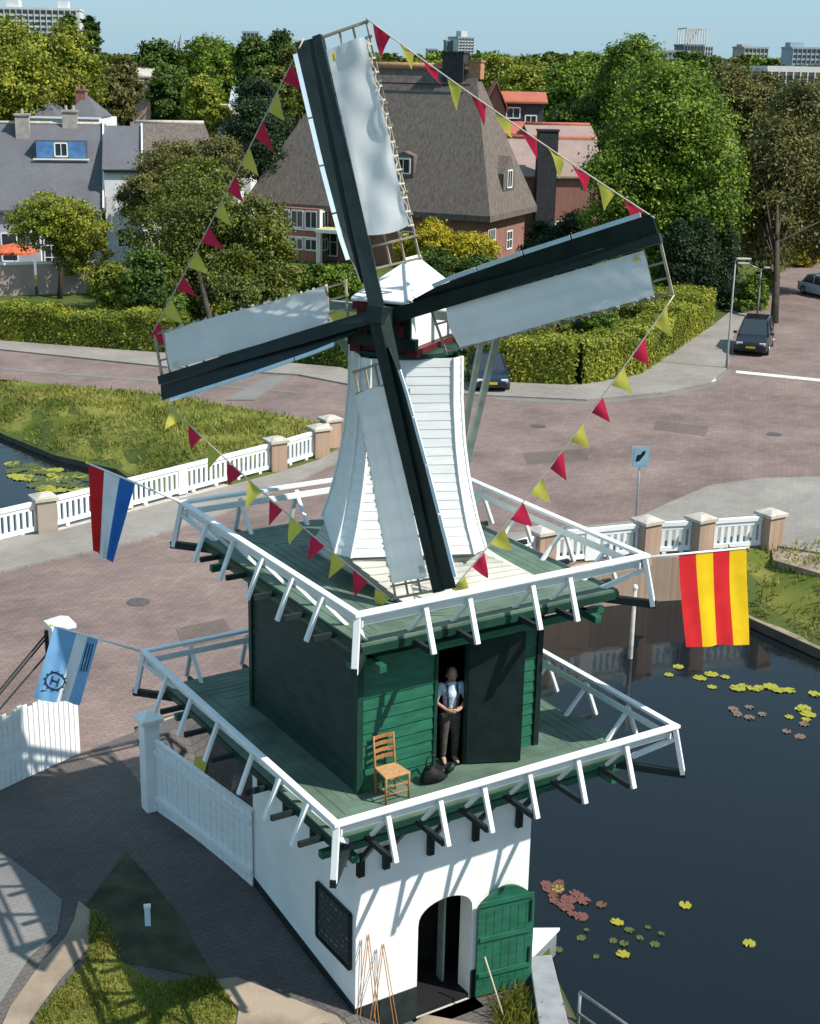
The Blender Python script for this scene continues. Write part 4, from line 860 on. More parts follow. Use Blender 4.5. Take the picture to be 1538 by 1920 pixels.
# ================================================================== HOUSES AND FAR BUILDINGS
M['thatch'] = mat('thatch', (.175, .147, .13), .95, .3, 5.0, .9, 14, .05, col2=(.115, .097, .087), stretch=(1, 1, .35), detail=8)
M['slate'] = brick_mat('slate_tiles', (.135, .135, .15), (.115, .115, .13), (.08, .08, .095), 3.2, .7, .15)
M['browntile'] = brick_mat('brown_tiles', (.24, .205, .185), (.20, .17, .155), (.13, .11, .1), 3.2, .8, .18)
M['redtile'] = brick_mat('red_tiles', (.46, .145, .09), (.38, .12, .08), (.22, .08, .06), 3, .8, .15)
M['pinktile'] = brick_mat('faded_tiles', (.33, .24, .215), (.29, .21, .19), (.19, .14, .12), 3, .8, .15)
M['render'] = mat('white_render', (.70, .68, .70), .8, .08, 1)
M['lav'] = mat('pale_render', (.42, .40, .47), .8, .1, 1)
def glass_mat():
    m, t, b = node_mat('window_glass'); b.inputs['Base Color'].default_value = (.03, .04, .05, 1); b.inputs['Roughness'].default_value = .12; return m
M['glass'] = glass_mat()
M['blue'] = mat('blue_shutters', (.09, .22, .45), .5, .2, 3)
M['orange'] = mat('ridge_tiles', (.42, .21, .12), .8, .2, 4)
def hz(x, y, dep, z=None):
    P = Dp(x, y, dep); return P if z is None else V(P[0], P[1], z)
class House:
    def __init__(s, name, label, o, u, v, cat='house', group=None):
        s.o = V(*o[:2]); s.u = nrm(V(*u[:2])); s.v = nrm(V(*v[:2])); s.t = thing(name, (*s.o, S), label, cat, group); s.parts = {}
    def P(s, a, b, z): q = s.o+s.u*a+s.v*b; return V(q[0], q[1], z)
    def block(s, name, a0, a1, b0, b1, z0, z1, m, parent=None, roofless=True):
        q = MB(); q.prism([s.P(a0, b0, z0), s.P(a1, b0, z0), s.P(a1, b1, z0), s.P(a0, b1, z0)], (0, 0, z1-z0)); return obj(name, q, m, parent or s.t)
    def gable(s, a0, a1, b0, b1, ze, zr, m, wm, along='a', over=.35, hip=0, th=.16, name='roof', wall=True, z0=S-.2, hip2=None):
        if hip2 is None: hip2 = hip
        if along == 'a': bm_ = (b0+b1)/2; e = [s.P(a0-over, b0-over, ze), s.P(a1+over, b0-over, ze), s.P(a1+over, b1+over, ze), s.P(a0-over, b1+over, ze)]; r = [s.P(a0-over*(hip == 0)+hip, bm_, zr), s.P(a1+over*(hip2 == 0)-hip2, bm_, zr)]; gw = [(s.P(a0, b0, ze), s.P(a0, b1, ze), s.P(a0, bm_, zr-th)), (s.P(a1, b0, ze), s.P(a1, b1, ze), s.P(a1, bm_, zr-th))]
        else: am = (a0+a1)/2; e = [s.P(a1+over, b0-over, ze), s.P(a1+over, b1+over, ze), s.P(a0-over, b1+over, ze), s.P(a0-over, b0-over, ze)]; r = [s.P(am, b0-over*(hip == 0)+hip, zr), s.P(am, b1+over*(hip2 == 0)-hip2, zr)]; gw = [(s.P(a0, b0, ze), s.P(a1, b0, ze), s.P(am, b0, zr-th)), (s.P(a0, b1, ze), s.P(a1, b1, ze), s.P(am, b1, zr-th))]
        dn = V(0, 0, -th); q = MB(); vs = e+r; vs = vs+[p+dn for p in vs]
        f = [(0, 1, 5, 4), (2, 3, 4, 5), (1, 2, 5), (3, 0, 4), (6, 10, 11, 7), (8, 11, 10, 9), (7, 11, 8), (9, 10, 6), (0, 6, 7, 1), (1, 7, 8, 2), (2, 8, 9, 3), (3, 9, 6, 0)]
        if hip == 0: f = [k for k in f if k not in ((3, 0, 4), (9, 10, 6), (3, 9, 6, 0))]+[(3, 9, 10, 4), (4, 10, 6, 0)]
        if hip2 == 0: f = [k for k in f if k not in ((1, 2, 5), (7, 11, 8), (1, 7, 8, 2))]+[(1, 7, 11, 5), (5, 11, 8, 2)]
        q.add(vs, f); ro = obj(name, q, m, s.t)
        if wall:
            w = MB(); w.prism([s.P(a0, b0, z0), s.P(a1, b0, z0), s.P(a1, b1, z0), s.P(a0, b1, z0)], (0, 0, ze-z0))
            for (p, q_, t_), hp in zip(gw, (hip, hip2)):
                if hp == 0: w.add([p, q_, t_], [(0, 1, 2)])
            obj('wall', w, wm, s.t)
        return ro
    def ridge(s, p, q, r, m, parent): k = MB(); k.tube([p, q], r, 8); return obj('ridge_tiles', k, m, parent, smooth=True)
    def window(s, a, z, w, h, face='b0', off=0, bars=(2, 2), m=None, parent=None, arch=False):   # on the face b=off (looking along -v) or a=off
        fr_, gl_ = MB(), MB()
        def Q(x, y, d): return s.P(a+x, off-d, z+y) if face == 'b0' else s.P(off-d, a+x, z+y)
        gl_.prism([Q(-w/2, -h/2, .01), Q(w/2, -h/2, .01), Q(w/2, h/2, .01), Q(-w/2, h/2, .01)], Q(0, 0, .03)-Q(0, 0, .01))
        up_ = Q(0, 0, 1)-Q(0, 0, 0)
        for x0, y0, x1, y1, t_ in [(-w/2, -h/2, w/2, -h/2, .1), (-w/2, h/2, w/2, h/2, .1), (-w/2, -h/2, -w/2, h/2, .1), (w/2, -h/2, w/2, h/2, .1)]+[(-w/2+w*i/bars[0], -h/2, -w/2+w*i/bars[0], h/2, .055) for i in range(1, bars[0])]+[(-w/2, -h/2+h*i/bars[1], w/2, -h/2+h*i/bars[1], .055) for i in range(1, bars[1])]:
            fr_.beam(Q(x0, y0, .05), Q(x1, y1, .05), t_, .06, up_)
        f = obj('window', fr_, m or M['white'], parent or s.t); obj('pane', gl_, M['glass'], f); return f
    def chimney(s, a, b, z0, z1, w, m, parent, pots=2, wd=None):
        q = MB(); wd = wd or w; q.prism([s.P(a-w/2, b-wd/2, z0), s.P(a+w/2, b-wd/2, z0), s.P(a+w/2, b+wd/2, z0), s.P(a-w/2, b+wd/2, z0)], (0, 0, z1-z0)); q.prism([s.P(a-w/2-.08, b-wd/2-.08, z1), s.P(a+w/2+.08, b-wd/2-.08, z1), s.P(a+w/2+.08, b+wd/2+.08, z1), s.P(a-w/2-.08, b+wd/2+.08, z1)], (0, 0, .14))
        for i in range(pots):
            c = s.P(a+(i-(pots-1)/2)*w*.5, b, z1+.14); q.lathe([(.13, 0), (.11, .35)], c, 8)
        return obj('chimney', q, m, parent)
CRh = nrm(V(CR[0], CR[1])); CDh = nrm(V(CD[0], CD[1]))
# --- white house with a slate roof, upper left
c = Dp(-40, 395, 103); hs = House('slate_house', 'white house with a broad grey slate roof and blue shuttered dormer on the left', c, CRh*.985+CDh*.17, CDh*.985-CRh*.17)
ze = Dp(0, 392, 103.5)[2]; zr = Dp(100, 229, 110)[2]; k = 103/FPX
ro = hs.gable(-3, 8.6, 0, 12, ze, zr, M['slate'], M['lav'], over=.4)
hs.ridge(hs.P(-3, 6, zr+.03), hs.P(9, 6, zr+.03), .12, M['stone'], ro)
r2 = hs.gable(8.9, 11.5, .6, 11.4, Dp(220, 318, 104)[2], zr-.1, M['slate'], M['render'], over=.12, name='roof')
q = MB(); q.beam(hs.P(8.8, -.5, ze+.1), hs.P(8.8, 6, zr+.1), .1, .3); obj('barge_board', q, M['white'], ro)
q = MB(); q.beam(hs.P(11.65, .3, Dp(220, 318, 104)[2]+.1), hs.P(11.65, 6, zr), .1, .28); obj('barge_board', q, M['white'], r2)
q = MB(); q.beam(hs.P(8.9, .42, Dp(220, 319, 104)[2]-.1), hs.P(11.5, .42, Dp(220, 319, 104)[2]-.1), .12, .2); obj('gutter', q, M['black'], r2)
dp_ = lambda x, y: None
def slope_b(z, zE=ze, zR=zr, half=6.0): return (z-zE)/(zR-zE)*half
dz0, dz1 = Dp(100, 298, 106)[2], Dp(100, 262, 106)[2]; bb0 = slope_b(dz0)-.35
a0 = (62+40)*k; a1 = (160+40)*k
q = MB(); q.prism([hs.P(a0, bb0, dz0), hs.P(a1, bb0, dz0), hs.P(a1, bb0, dz1), hs.P(a0, bb0, dz1)], np.append(hs.v*1.6, 0)); dm = obj('dormer', q, M['slate'], ro)
w_ = a1-a0
for f0, f1, m_ in ((.03, .36, M['blue']), (.64, .97, M['blue'])):
    q = MB(); q.prism([hs.P(a0+w_*f0, bb0-.06, dz0+.1), hs.P(a0+w_*f1, bb0-.06, dz0+.1), hs.P(a0+w_*f1, bb0-.06, dz1-.12), hs.P(a0+w_*f0, bb0-.06, dz1-.12)], np.append(hs.v*.05, 0)); obj('shutter', q, m_, dm)
hs.window((a0+a1)/2, (dz0+dz1)/2, w_*.24, (dz1-dz0)*.7, 'b0', bb0, (2, 1), parent=dm)
q = MB(); q.beam(hs.P(a0-.15, bb0-.15, dz0), hs.P(a1+.15, bb0-.15, dz0), .16, .1); obj('sill', q, M['white'], dm)
CHM = mat('weathered_render', (.36, .33, .30), .85, .2, 2)
hs.chimney((37+40)*k, slope_b(Dp(37, 255, 106)[2])+.2, Dp(37, 262, 106)[2]-.5, Dp(37, 216, 107)[2], 1.0, CHM, ro, 1)
hs.chimney((126+40)*k, 6.2, zr-.6, Dp(126, 208, 110)[2], 1.1, CHM, ro, 2)
for a, z, w, h, b_ in ((2.0, S+2.0, 1.1, 2.0, (1, 1)), (5.2, S+1.7, 1.5, 2.6, (3, 3)), (7.2, S+1.7, 1.2, 2.2, (2, 2)), (3.6, S+3.6, 1.2, 1.0, (2, 1))): hs.window(a, z, w, h, 'b0', 0, b_)
hs.window(10.2, S+2.6, 1.0, 1.3, 'b0', .6, (2, 2))
# pergola frame before the white house
pg = thing('pergola', Dp(95, 470, 100), 'white timber pergola frame standing before the white house', 'pergola'); gx = [Dp(70, 414, 100), Dp(150, 414, 100)]
q = MB(); q.beam(gx[0]+V(0, 0, 0), gx[1], .16, .22); obj('beam', q, M['white'], pg)
for p in (gx[0]+(gx[1]-gx[0])*.5, gx[1]-(gx[1]-gx[0])*.05, gx[0]+(gx[1]-gx[0])*.05): q = MB(); q.beam(p, V(p[0], p[1], S), .12, .12, (1, 0, 0)); obj('post', q, M['white'], pg)
# thatched wing right of it
c = Dp(255, 345, 108); ht = House('thatched_cottage', 'low cottage with a faded brown thatched roof right of the slate house', c, CRh*.985+CDh*.17, CDh*.985-CRh*.17)
zr2 = Dp(330, 228, 113)[2]; ze2 = Dp(330, 345, 108)[2]
r_ = ht.gable(0, 6.6, 0, 9, ze2, zr2, M['thatch'], M['render'], over=.35, hip2=1.3, hip=0, th=.3); ht.ridge(ht.P(.1, 4.5, zr2), ht.P(5.3, 4.5, zr2), .16, M['stone'], r_)
for a in (1.6, 4.3): ht.window(a, S+1.9, 1.2, 1.4, 'b0', 0, (2, 2))
q = MB(); q.prism([ht.P(4.6, .4, ze2+.2), ht.P(6.3, .4, ze2+.2), ht.P(6.3, .4, ze2+1.3), ht.P(4.6, .4, ze2+1.3)], np.append(ht.v*2, 0)); dm2 = obj('dormer', q, M['slate'], r_)
# house behind with two dark hipped roofs and brick chimneys
c = Dp(40, 222, 128); hb_ = House('white_villa', 'white villa with two small dark hipped roofs and brick chimneys behind the slate roof', c, CRh, CDh)
kk = 128/FPX; zt_ = Dp(100, 218, 128)[2]
hb_.block('wall', 0, 6.9, 0, 8, S, zt_-.2, M['render'])
r_ = hb_.gable(.2, 2.9, .3, 6, zt_, Dp(75, 183, 130)[2], M['slate'], M['render'], over=.2, hip=1.2, wall=False); hb_.chimney(1.6, 3, Dp(65, 190, 130)[2]-.5, Dp(65, 172, 130)[2], .9, M['brick'], r_, 2)
r_ = hb_.gable(3.9, 6.6, .3, 6, zt_, Dp(145, 180, 130)[2], M['slate'], M['render'], over=.2, hip=1.2, wall=False); hb_.chimney(4.8, 3, Dp(140, 190, 130)[2]-.5, Dp(140, 170, 130)[2], .9, M['brick'], r_, 2)
q = MB(); q.beam(hb_.P(-.3, -.2, zt_-.1), hb_.P(7.1, -.2, zt_-.1), .5, .16); obj('cornice', q, M['white'], hb_.t)
hb_.window(2.0, zt_-.75, .9, .8, 'b0', 0, (2, 1)); hb_.window(5.4, zt_-.75, .9, .8, 'b0', 0, (2, 1))
# pink garden wall with orange coping, orange parasol awning
for nm, pa, pb, lab in (('garden_wall', (-60, 557), (66, 552), 'pink garden wall left of the small domed tree'), ('garden_wall', (72, 552), (205, 548), 'pink garden wall behind the trunk of the small domed tree')):
    A_, B_ = Zp(*pa, S), Zp(*pb, S); w = thing(nm, A_, lab, 'garden wall'); q = MB(); q.beam(A_+V(0, 0, 1.0), B_+V(0, 0, 1.0), .3, 2.1); obj('wall', q, mat('pink_render', (.46, .34, .31), .9, .12, 1.5), w)
    q = MB(); q.beam(A_+V(0, 0, 2.1), B_+V(0, 0, 2.1), .45, .14); obj('coping', q, M['white'], w)
A_ = Zp(30, 530, S); q = MB(); q.lathe([(0, 2.75), (.8, 2.6), (1.6, 2.25), (1.62, 2.1), (1.55, 2.15), (0, 2.6)], A_, 16); pr_ = thing('parasol', A_, 'orange red parasol over the garden wall at the left edge', 'parasol'); obj('canopy', q, mat('orange_canvas', (.55, .12, .05), .8), pr_); q = MB(); q.tube([A_, A_+V(0, 0, 2.8)], .03, 6); obj('pole', q, M['wood'], pr_)
# --- big thatched villa
u1, v1 = V(-.553, .833), V(.833, .553)
tv = House('thatched_villa', 'large red brick villa under a steep grey brown thatched roof behind the mill', (51.11, 70.61), u1, v1)
zE = Dp(905, 400, 110.6)[2]; zR = Dp(800, 126, 113)[2]
L1 = 20.0
ro = tv.gable(0, L1, 0, 9, zE, zR, M['thatch'], M['brick'], over=.75, hip=2.9, hip2=5.2, th=.45)
tv.ridge(tv.P(2.6, 4.5, zR+.05), tv.P(L1-5, 4.5, zR+.05), .28, M['orange'], ro)
q = MB(); q.beam(tv.P(3.0, 3.6, zR-1.25), tv.P(L1-5.5, 3.6, zR-1.25), .1, .1); obj('roof_rail', q, M['black'], ro)
tv.chimney(4.6, 4.4, zR-1, Dp(838, 100, 113)[2], 1.75, mat('dark_brick', (.045, .045, .05), .85, .3, 4), ro, 0, 1.0)
tv.chimney(2.9, 4.6, zR-.8, zR+.45, 1.0, M['orange'], ro, 0, .8)
for a, z, w, h, b_ in ((2.2, S+2.0, 1.6, 1.5, (3, 2)), (6, S+2.0, 1.8, 1.5, (3, 2)), (13.2, S+1.5, 1.3, 2.2, (2, 2)), (10.6, S+1.6, 1.2, 1.4, (2, 1))):
    tv.window(a, z, w, h, 'b0', 0, b_)
tv.window(1.55, S+2.35, 1.5, 1.7, 'a0', 0, (4, 2)); tv.window(5.5, S+2.0, 1.2, 1.4, 'a0', 0, (2, 2))
def bslope(z): return (z-zE)/(zR-zE)*(4.5+.75)-.75
zd = zE+2.6; q = MB(); bd = bslope(zd)-.1
q.prism([tv.P(6.2, bd, zd-.1), tv.P(7.9, bd, zd-.1), tv.P(7.9, bd, zd+1.5), tv.P(7.05, bd, zd+1.8), tv.P(6.2, bd, zd+1.5)], np.append(tv.v*1.6, 0)); d1 = obj('dormer', q, M['thatch'], ro); tv.window(7.05, zd+.7, 1.1, 1.1, 'b0', bd, (2, 1), parent=d1)
ad = lambda z: (z-zE)/(zR-zE)*(2.9+.75)-.75
zd = zE+1.7; aa = ad(zd)-.1
q = MB(); q.prism([tv.P(aa, 3.1, zd-.1), tv.P(aa, 5.6, zd-.1), tv.P(aa, 5.6, zd+1.2), tv.P(aa, 4.35, zd+2.5), tv.P(aa, 3.1, zd+1.2)], np.append(tv.u*1.7, 0)); d2 = obj('dormer', q, M['thatch'], ro); tv.window(4.35, zd+.75, 1.0, 1.3, 'a0', aa, (2, 1), parent=d2)
q = MB(); q.prism([tv.P(9.2, -2.6, S+2.55), tv.P(13.2, -2.6, S+2.55), tv.P(13.2, -.02, S+2.55), tv.P(9.2, -.02, S+2.55)], (0, 0, .22)); pr_ = obj('porch_roof', q, mat('porch_cream', (.52, .48, .22), .7, .2, 2), tv.t)
for a in (9.35, 13.05): q = MB(); q.beam(tv.P(a, -2.45, S), tv.P(a, -2.45, S+2.54), .16, .16, (1, 0, 0)); obj('porch_post', q, M['white'], pr_)
q = MB(); q.beam(tv.P(9.2, -2.63, S+2.62), tv.P(13.2, -2.63, S+2.62), .06, .26); obj('porch_fascia', q, M['white'], pr_)
q = MB(); q.prism([tv.P(13.8, -.06, zE-3.2), tv.P(17.2, -.06, zE-3.2), tv.P(17.2, -.06, zE-.35), tv.P(13.8, -.06, zE-.35)], np.append(-tv.v*.06, 0)); obj('timber_panel', q, M['greendark'], tv.t)
q = MB(); q.prism([tv.P(13.4, -1.3, S-.1), tv.P(17.6, -1.3, S-.1), tv.P(17.6, -.08, S-.1), tv.P(13.4, -.08, S-.1)], (0, 0, zE-S-.15)); bay = obj('bay', q, M['brick'], tv.t)
hh_ = zE-S
for z0_, z1_ in ((hh_*.60, hh_-.45), (.9, hh_*.40)):
    for a_ in (14.25, 15.5, 16.75): tv.window(a_, S+(z0_+z1_)/2, 1.05, z1_-z0_, 'b0', -1.3, (2, 1), parent=None)
    tv.window(-.69, S+(z0_+z1_)/2, 1.0, z1_-z0_, 'a0', 13.4, (2, 1))
for a_ in (13.4, 17.6): q = MB(); q.beam(tv.P(a_, -1.32, S), tv.P(a_, -1.32, zE-.28), .2, .2, (1, 0, 0)); obj('corner_post', q, M['white'], bay)
for z_ in (hh_*.57, hh_*.43): q = MB(); q.beam(tv.P(13.3, -1.38, S+z_), tv.P(17.7, -1.38, S+z_), .14, .12); obj('sill', q, M['white'], bay)
# red roofs to its right, and the tall dark chimney
c = Dp(905, 205, 128); rh = House('red_roofed_house', 'house with small orange red tiled roofs right of the thatched ridge', c, CRh, CDh)
zz = lambda y, dep=128: Dp(950, y, dep)[2]
r_ = rh.gable(.3, 2.0, 0, 5, zz(205), zz(152), M['redtile'], M['brick'], 'b', over=.3)
r_ = rh.gable(1.8, 5.5, .8, 5.5, zz(190), zz(172), M['redtile'], mat('dark_cladding', (.05, .055, .06), .7), over=.35)
rh.window(2.8, zz(212), 1.2, .9, 'b0', .8, (2, 1)); rh.window(4.4, zz(225), 1.0, .8, 'b0', .8, (2, 1))
rh.gable(1.2, 4.0, -1.6, 1.2, zz(250, 127), zz(228, 127), M['redtile'], M['brick'], over=.25)
c = Dp(930, 330, 121); rl = House('tiled_house', 'long low house with faded pink tiles and orange ridge right of the thatched villa', c, CRh*.99+CDh*.1, CDh*.99-CRh*.1)
z2 = lambda y: Dp(1000, y, 121)[2]
r_ = rl.gable(0, 9.0, 0, 8, z2(330), z2(262), M['pinktile'], M['brick'], over=.3); rl.ridge(rl.P(-.2, 4, z2(261)), rl.P(9.2, 4, z2(261)), .2, M['redtile'], r_)
r3 = rl.gable(3.6, 9.2, 4, 9.5, z2(262), z2(238), M['pinktile'], M['brick'], over=.2); rl.ridge(rl.P(3.5, 6.75, z2(237)), rl.P(9.3, 6.75, z2(237)), .16, M['redtile'], r3)
rl.chimney(4.1, -.9, S, Dp(1028, 246, 119)[2], 1.65, mat('sooty_brick', (.035, .036, .04), .85, .3, 4), r_, 0, 1.1)
rl.window(6, S+2, 1.4, 1.4, 'b0', 0, (2, 2))
# small houses glimpsed between the trees
for nm, (x0, x1, yr, ye, dep), rm, wm, lab in (('cottage', (246, 280, 125, 142, 150), M['stone'], mat('peach_render', (.5, .33, .26), .8), 'small peach house with a pale roof glimpsed between the trees'), ('cottage', (432, 468, 162, 196, 138), mat('pale_roof', (.42, .47, .52), .6), M['render'], 'small pale roofed house beside the dark conifer'), ('cottage', (408, 440, 196, 240, 125), M['stone'], M['render'], 'white gable end above the end of the thatched cottage'), ('cottage', (168, 200, 150, 185, 160), M['redtile'], M['brick'], 'brick house gable among the bronze trees')):
    c = Dp(x0, ye, dep); hh = House(nm, lab, c, CRh, CDh); w = (x1-x0)*dep/FPX; z_e = Dp(x0, ye, dep)[2]; z_r = Dp(x0, yr, dep)[2]
    hh.gable(0, w, 0, 6, z_e, z_r, rm, wm, over=.15); hh.window(w/2, z_e-.9, w*.4, .9, 'b0', 0, (2, 1))
# --- far tall buildings
def tower_block(name, label, x0, x1, ytop, ybot, dep, m, m2, storeys, cols, depth=14, roof=None, skew=0.35):
    k = dep/FPX; c = Dp(x0, ybot, dep); w = (x1-x0)*k; u_ = nrm(CRh+CDh*skew); h_ = House(name, label, c, u_, V(-u_[1], u_[0])*1.0 if np.dot(V(-u_[1], u_[0]), CDh) > 0 else V(u_[1], -u_[0]), 'building')
    z1 = Dp((x0+x1)/2, ytop, dep)[2]; z0 = S
    h_.block('wall', 0, w, 0, depth, z0, z1, m)
    zz_ = np.linspace(max(z0, Dp(x0, ybot+20, dep)[2]), z1, storeys+1)
    for i in range(storeys):
        q = MB(); a, b_ = zz_[i], zz_[i+1]; q.prism([h_.P(w*.03, -.12, a+(b_-a)*.30), h_.P(w*.97, -.12, a+(b_-a)*.30), h_.P(w*.97, -.12, a+(b_-a)*.82), h_.P(w*.03, -.12, a+(b_-a)*.82)], np.append(h_.v*.1, 0)); f = obj('window_band', q, M['glass'], h_.t)
        for j in range(cols+1): pass
    for j in range(cols+1):
        q = MB(); a = w*.03+(w*.94)*j/cols; q.beam(h_.P(a, -.2, zz_[0]), h_.P(a, -.2, z1), .35 if dep > 500 else .2, .2, np.append(h_.v, 0)); obj('mullion', q, m2, h_.t)
    q = MB(); q.prism([h_.P(-.3, -.3, z1), h_.P(w+.3, -.3, z1), h_.P(w+.3, depth+.3, z1), h_.P(-.3, depth+.3, z1)], (0, 0, .9)); obj('parapet', q, m2, h_.t)
    if roof:
        for f0, f1, hh in roof: h_.block('plant_room', w*f0, w*f1, depth*.2, depth*.7, z1+.9, z1+hh, m)
    return h_
fa = mat('far_grey', (.30, .33, .36), .7, .1, .2); fb = mat('far_white', (.56, .57, .57), .7, .1, .2); fc = mat('far_dark', (.13, .15, .18), .7, .1, .2); fd = mat('far_blue', (.28, .36, .44), .6, .1, .2)
tower_block('flats', 'long grey office slab of many floors in the upper left corner', -40, 148, 18, 80, 620, fb, fb, 8, 16, 20, [(.28, .4, 4), (.78, .88, 4)], .12)
tower_block('flats', 'pale tower block on the skyline behind the thatched ridge', 858, 892, 72, 118, 820, fb, fa, 12, 5, 12, [(.3, .7, 4)], .5)
tower_block('flats', 'dark tower block half hidden behind the thatched villa chimney', 836, 862, 78, 118, 825, fc, fa, 12, 4, 12, None, .1)
ht_ = tower_block('flats', 'dark tower carrying an open white frame on top, on the right skyline', 1278, 1318, 87, 140, 700, fc, fc, 8, 6, 12, None, .2)
tower_block('flats', 'narrow white tower face beside the dark framed tower', 1318, 1334, 88, 140, 704, fb, fb, 8, 3, 10, None, .1)
q = MB(); k = 700/FPX; w = 40*k; z1 = Dp(1300, 87, 700)[2]+.9; z2_ = Dp(1300, 54, 700)[2]
fr_ = MB()
for j in range(9):
    for b_ in (0, 11.0): fr_.beam(ht_.P(w*(.1+1.0*j/8), b_, z1), ht_.P(w*(.1+1.0*j/8), b_, z2_), .42, .42, (1, 0, 0))
for b_ in (0, 11.0): fr_.beam(ht_.P(w*.08, b_, z2_), ht_.P(w*1.12, b_, z2_), .5, .6)
for a in (.1, 1.1): fr_.beam(ht_.P(w*a, 0, z2_), ht_.P(w*a, 11, z2_), .5, .6)
obj('roof_frame', fr_, fb, ht_.t)
tower_block('flats', 'grey and buff block on the skyline right of the framed tower', 1392, 1444, 91, 130, 760, mat('far_buff', (.40, .36, .33), .7, .1, .2), fa, 6, 6, 12, [(0, .4, 2)], .3)
tower_block('flats', 'blue grey glass block at the right edge of the skyline', 1482, 1560, 92, 130, 720, fd, fa, 6, 8, 12, [(0, .35, 3)], .2)
tower_block('flats', 'small pale blue block on the skyline left of the villa chimney', 802, 820, 94, 120, 860, fd, fa, 5, 3, 10, None, .1)
tower_block('flats', 'low blue grey building between the round topped tree and the framed tower', 1226, 1276, 98, 130, 640, fd, fa, 5, 6, 10, None, .1)
tower_block('flats', 'grey rooftop block on the left skyline right of centre', 455, 486, 62, 100, 700, fa, fa, 6, 4, 10, None, .1)
tower_block('long_building', 'long low pale building with red end wall at the right edge', 1436, 1640, 136, 190, 240, mat('salmon_brick', (.52, .34, .28), .8, .1, 1), M['render'], 2, 14, 10, None, .06)
b = MB(); P_ = Dp(341, 120, 420); b.tube([V(P_[0], P_[1], S), V(P_[0], P_[1], Dp(341, 95, 420)[2])], [2.0, 1.7], 8); b.tube([V(P_[0], P_[1], Dp(341, 95, 420)[2]), V(P_[0], P_[1], Dp(341, 62, 420)[2])], [1.5, .05], 8)
tag(obj('church_spire', b, fa), 'thin grey church spire on the left skyline', 'spire')
# ================================================================== BUNTING, FLAGS
M['pred'] = cloth_mat('pennant_red', (.62, .03, .08), .35); M['pyel'] = cloth_mat('pennant_yellow', (.62, .56, .10), .35)
M['fred'] = cloth_mat('flag_red', (.60, .025, .03), .25); M['fwhite'] = cloth_mat('flag_white', (.78, .80, .82), .25); M['fblue'] = cloth_mat('flag_blue', (.035, .16, .50), .25); M['fyel'] = cloth_mat('flag_yellow', (.78, .50, .015), .25)
M['lblue'] = cloth_mat('flag_light_blue', (.20, .42, .68), .3); M['navy'] = mat('flag_print_navy', (.015, .03, .07), .8)
WIND = nrm(CR*.75+CD*.25+V(0, 0, .05))
def bunting(a, b, n, label, first, s0=.06, s1=.95, sag=.18, seed=1, wk=1.0):
    rb = random.Random(seed); a = np.asarray(a); b = np.asarray(b); L_ = np.linalg.norm(b-a); d = (b-a)/L_
    pt = lambda t: a+(b-a)*t+V(0, 0, -sag*4*t*(1-t))
    q = MB(); q.tube([pt(i/24) for i in range(25)], .012, 5); root = obj('bunting_string', q, M['rope'], smooth=True, loc=tuple(a)); tag(root, label, 'bunting', 'pennant strings between the sail tips')
    for i in range(n):
        t = s0+(s1-s0)*i/(n-1); w = .165/L_*rb.uniform(.9, 1.1)
        p0, p1 = pt(t-w), pt(t+w); dr = nrm(V(0, 0, -1)*rb.uniform(.75, 1.1)+WIND*wk*rb.uniform(.15, .75)+rb.uniform(-.25, .25)*CD); dr = nrm(dr-d*(dr@d)*.45)
        ln = .40*rb.uniform(.9, 1.12); nn = nrm(np.cross(p1-p0, dr)); ph = rb.uniform(0, 6); cv = rb.uniform(-.10, .13)
        m = MB(); N_ = 5
        def f(u, v): q0 = p0+(p1-p0)*((u-.5)*(1-v)+.5)+dr*ln*v; return q0+nn*(cv*math.sin(3.0*v+ph)*v+.02*math.sin(5*u+ph)*(1-v))+V(0, 0, -.01)
        vs = []; fs = []; idx = {}
        for j in range(N_+1):
            for k in range(N_+1-j):
                idx[j, k] = len(vs); vs.append(f(k/(N_-j) if j < N_ else .5, j/N_))
        for j in range(N_):
            for k in range(N_-j):
                fs.append((idx[j, k], idx[j, k+1], idx[j+1, k]))
                if k+1 < N_-j: fs.append((idx[j, k+1], idx[j+1, k+1], idx[j+1, k]))
        m.add(vs, fs); obj('pennant', m, M['pred'] if (i+first) % 2 == 0 else M['pyel'], root, smooth=True, fix=False)
Pt = [s[0] for s in SAILS]; Ls = [s[1] for s in SAILS]
bunting(Pt[0](Ls[0], -.2, .12), Pt[3](Ls[3], .86), 11, 'red and yellow pennant string from the top sail down to the left sail', 0, .10, .98, .06, 1)
bunting(Pt[0](Ls[0]+.02, .86), Pt[1](Ls[1], -.3, .1), 11, 'red and yellow pennant string from the top sail down to the right sail', 0, .06, .93, .05, 2)
bunting(Pt[1](Ls[1], .88), Pt[2](Ls[2], -.3, .1), 11, 'red and yellow pennant string from the right sail down to the bottom sail', 1, .06, .97, .12, 3)
bunting(Pt[3](Ls[3], -.3, .1), Pt[2](Ls[2], .88), 11, 'red and yellow pennant string from the left sail down to the bottom sail', 1, .07, .96, .10, 4, -.5)
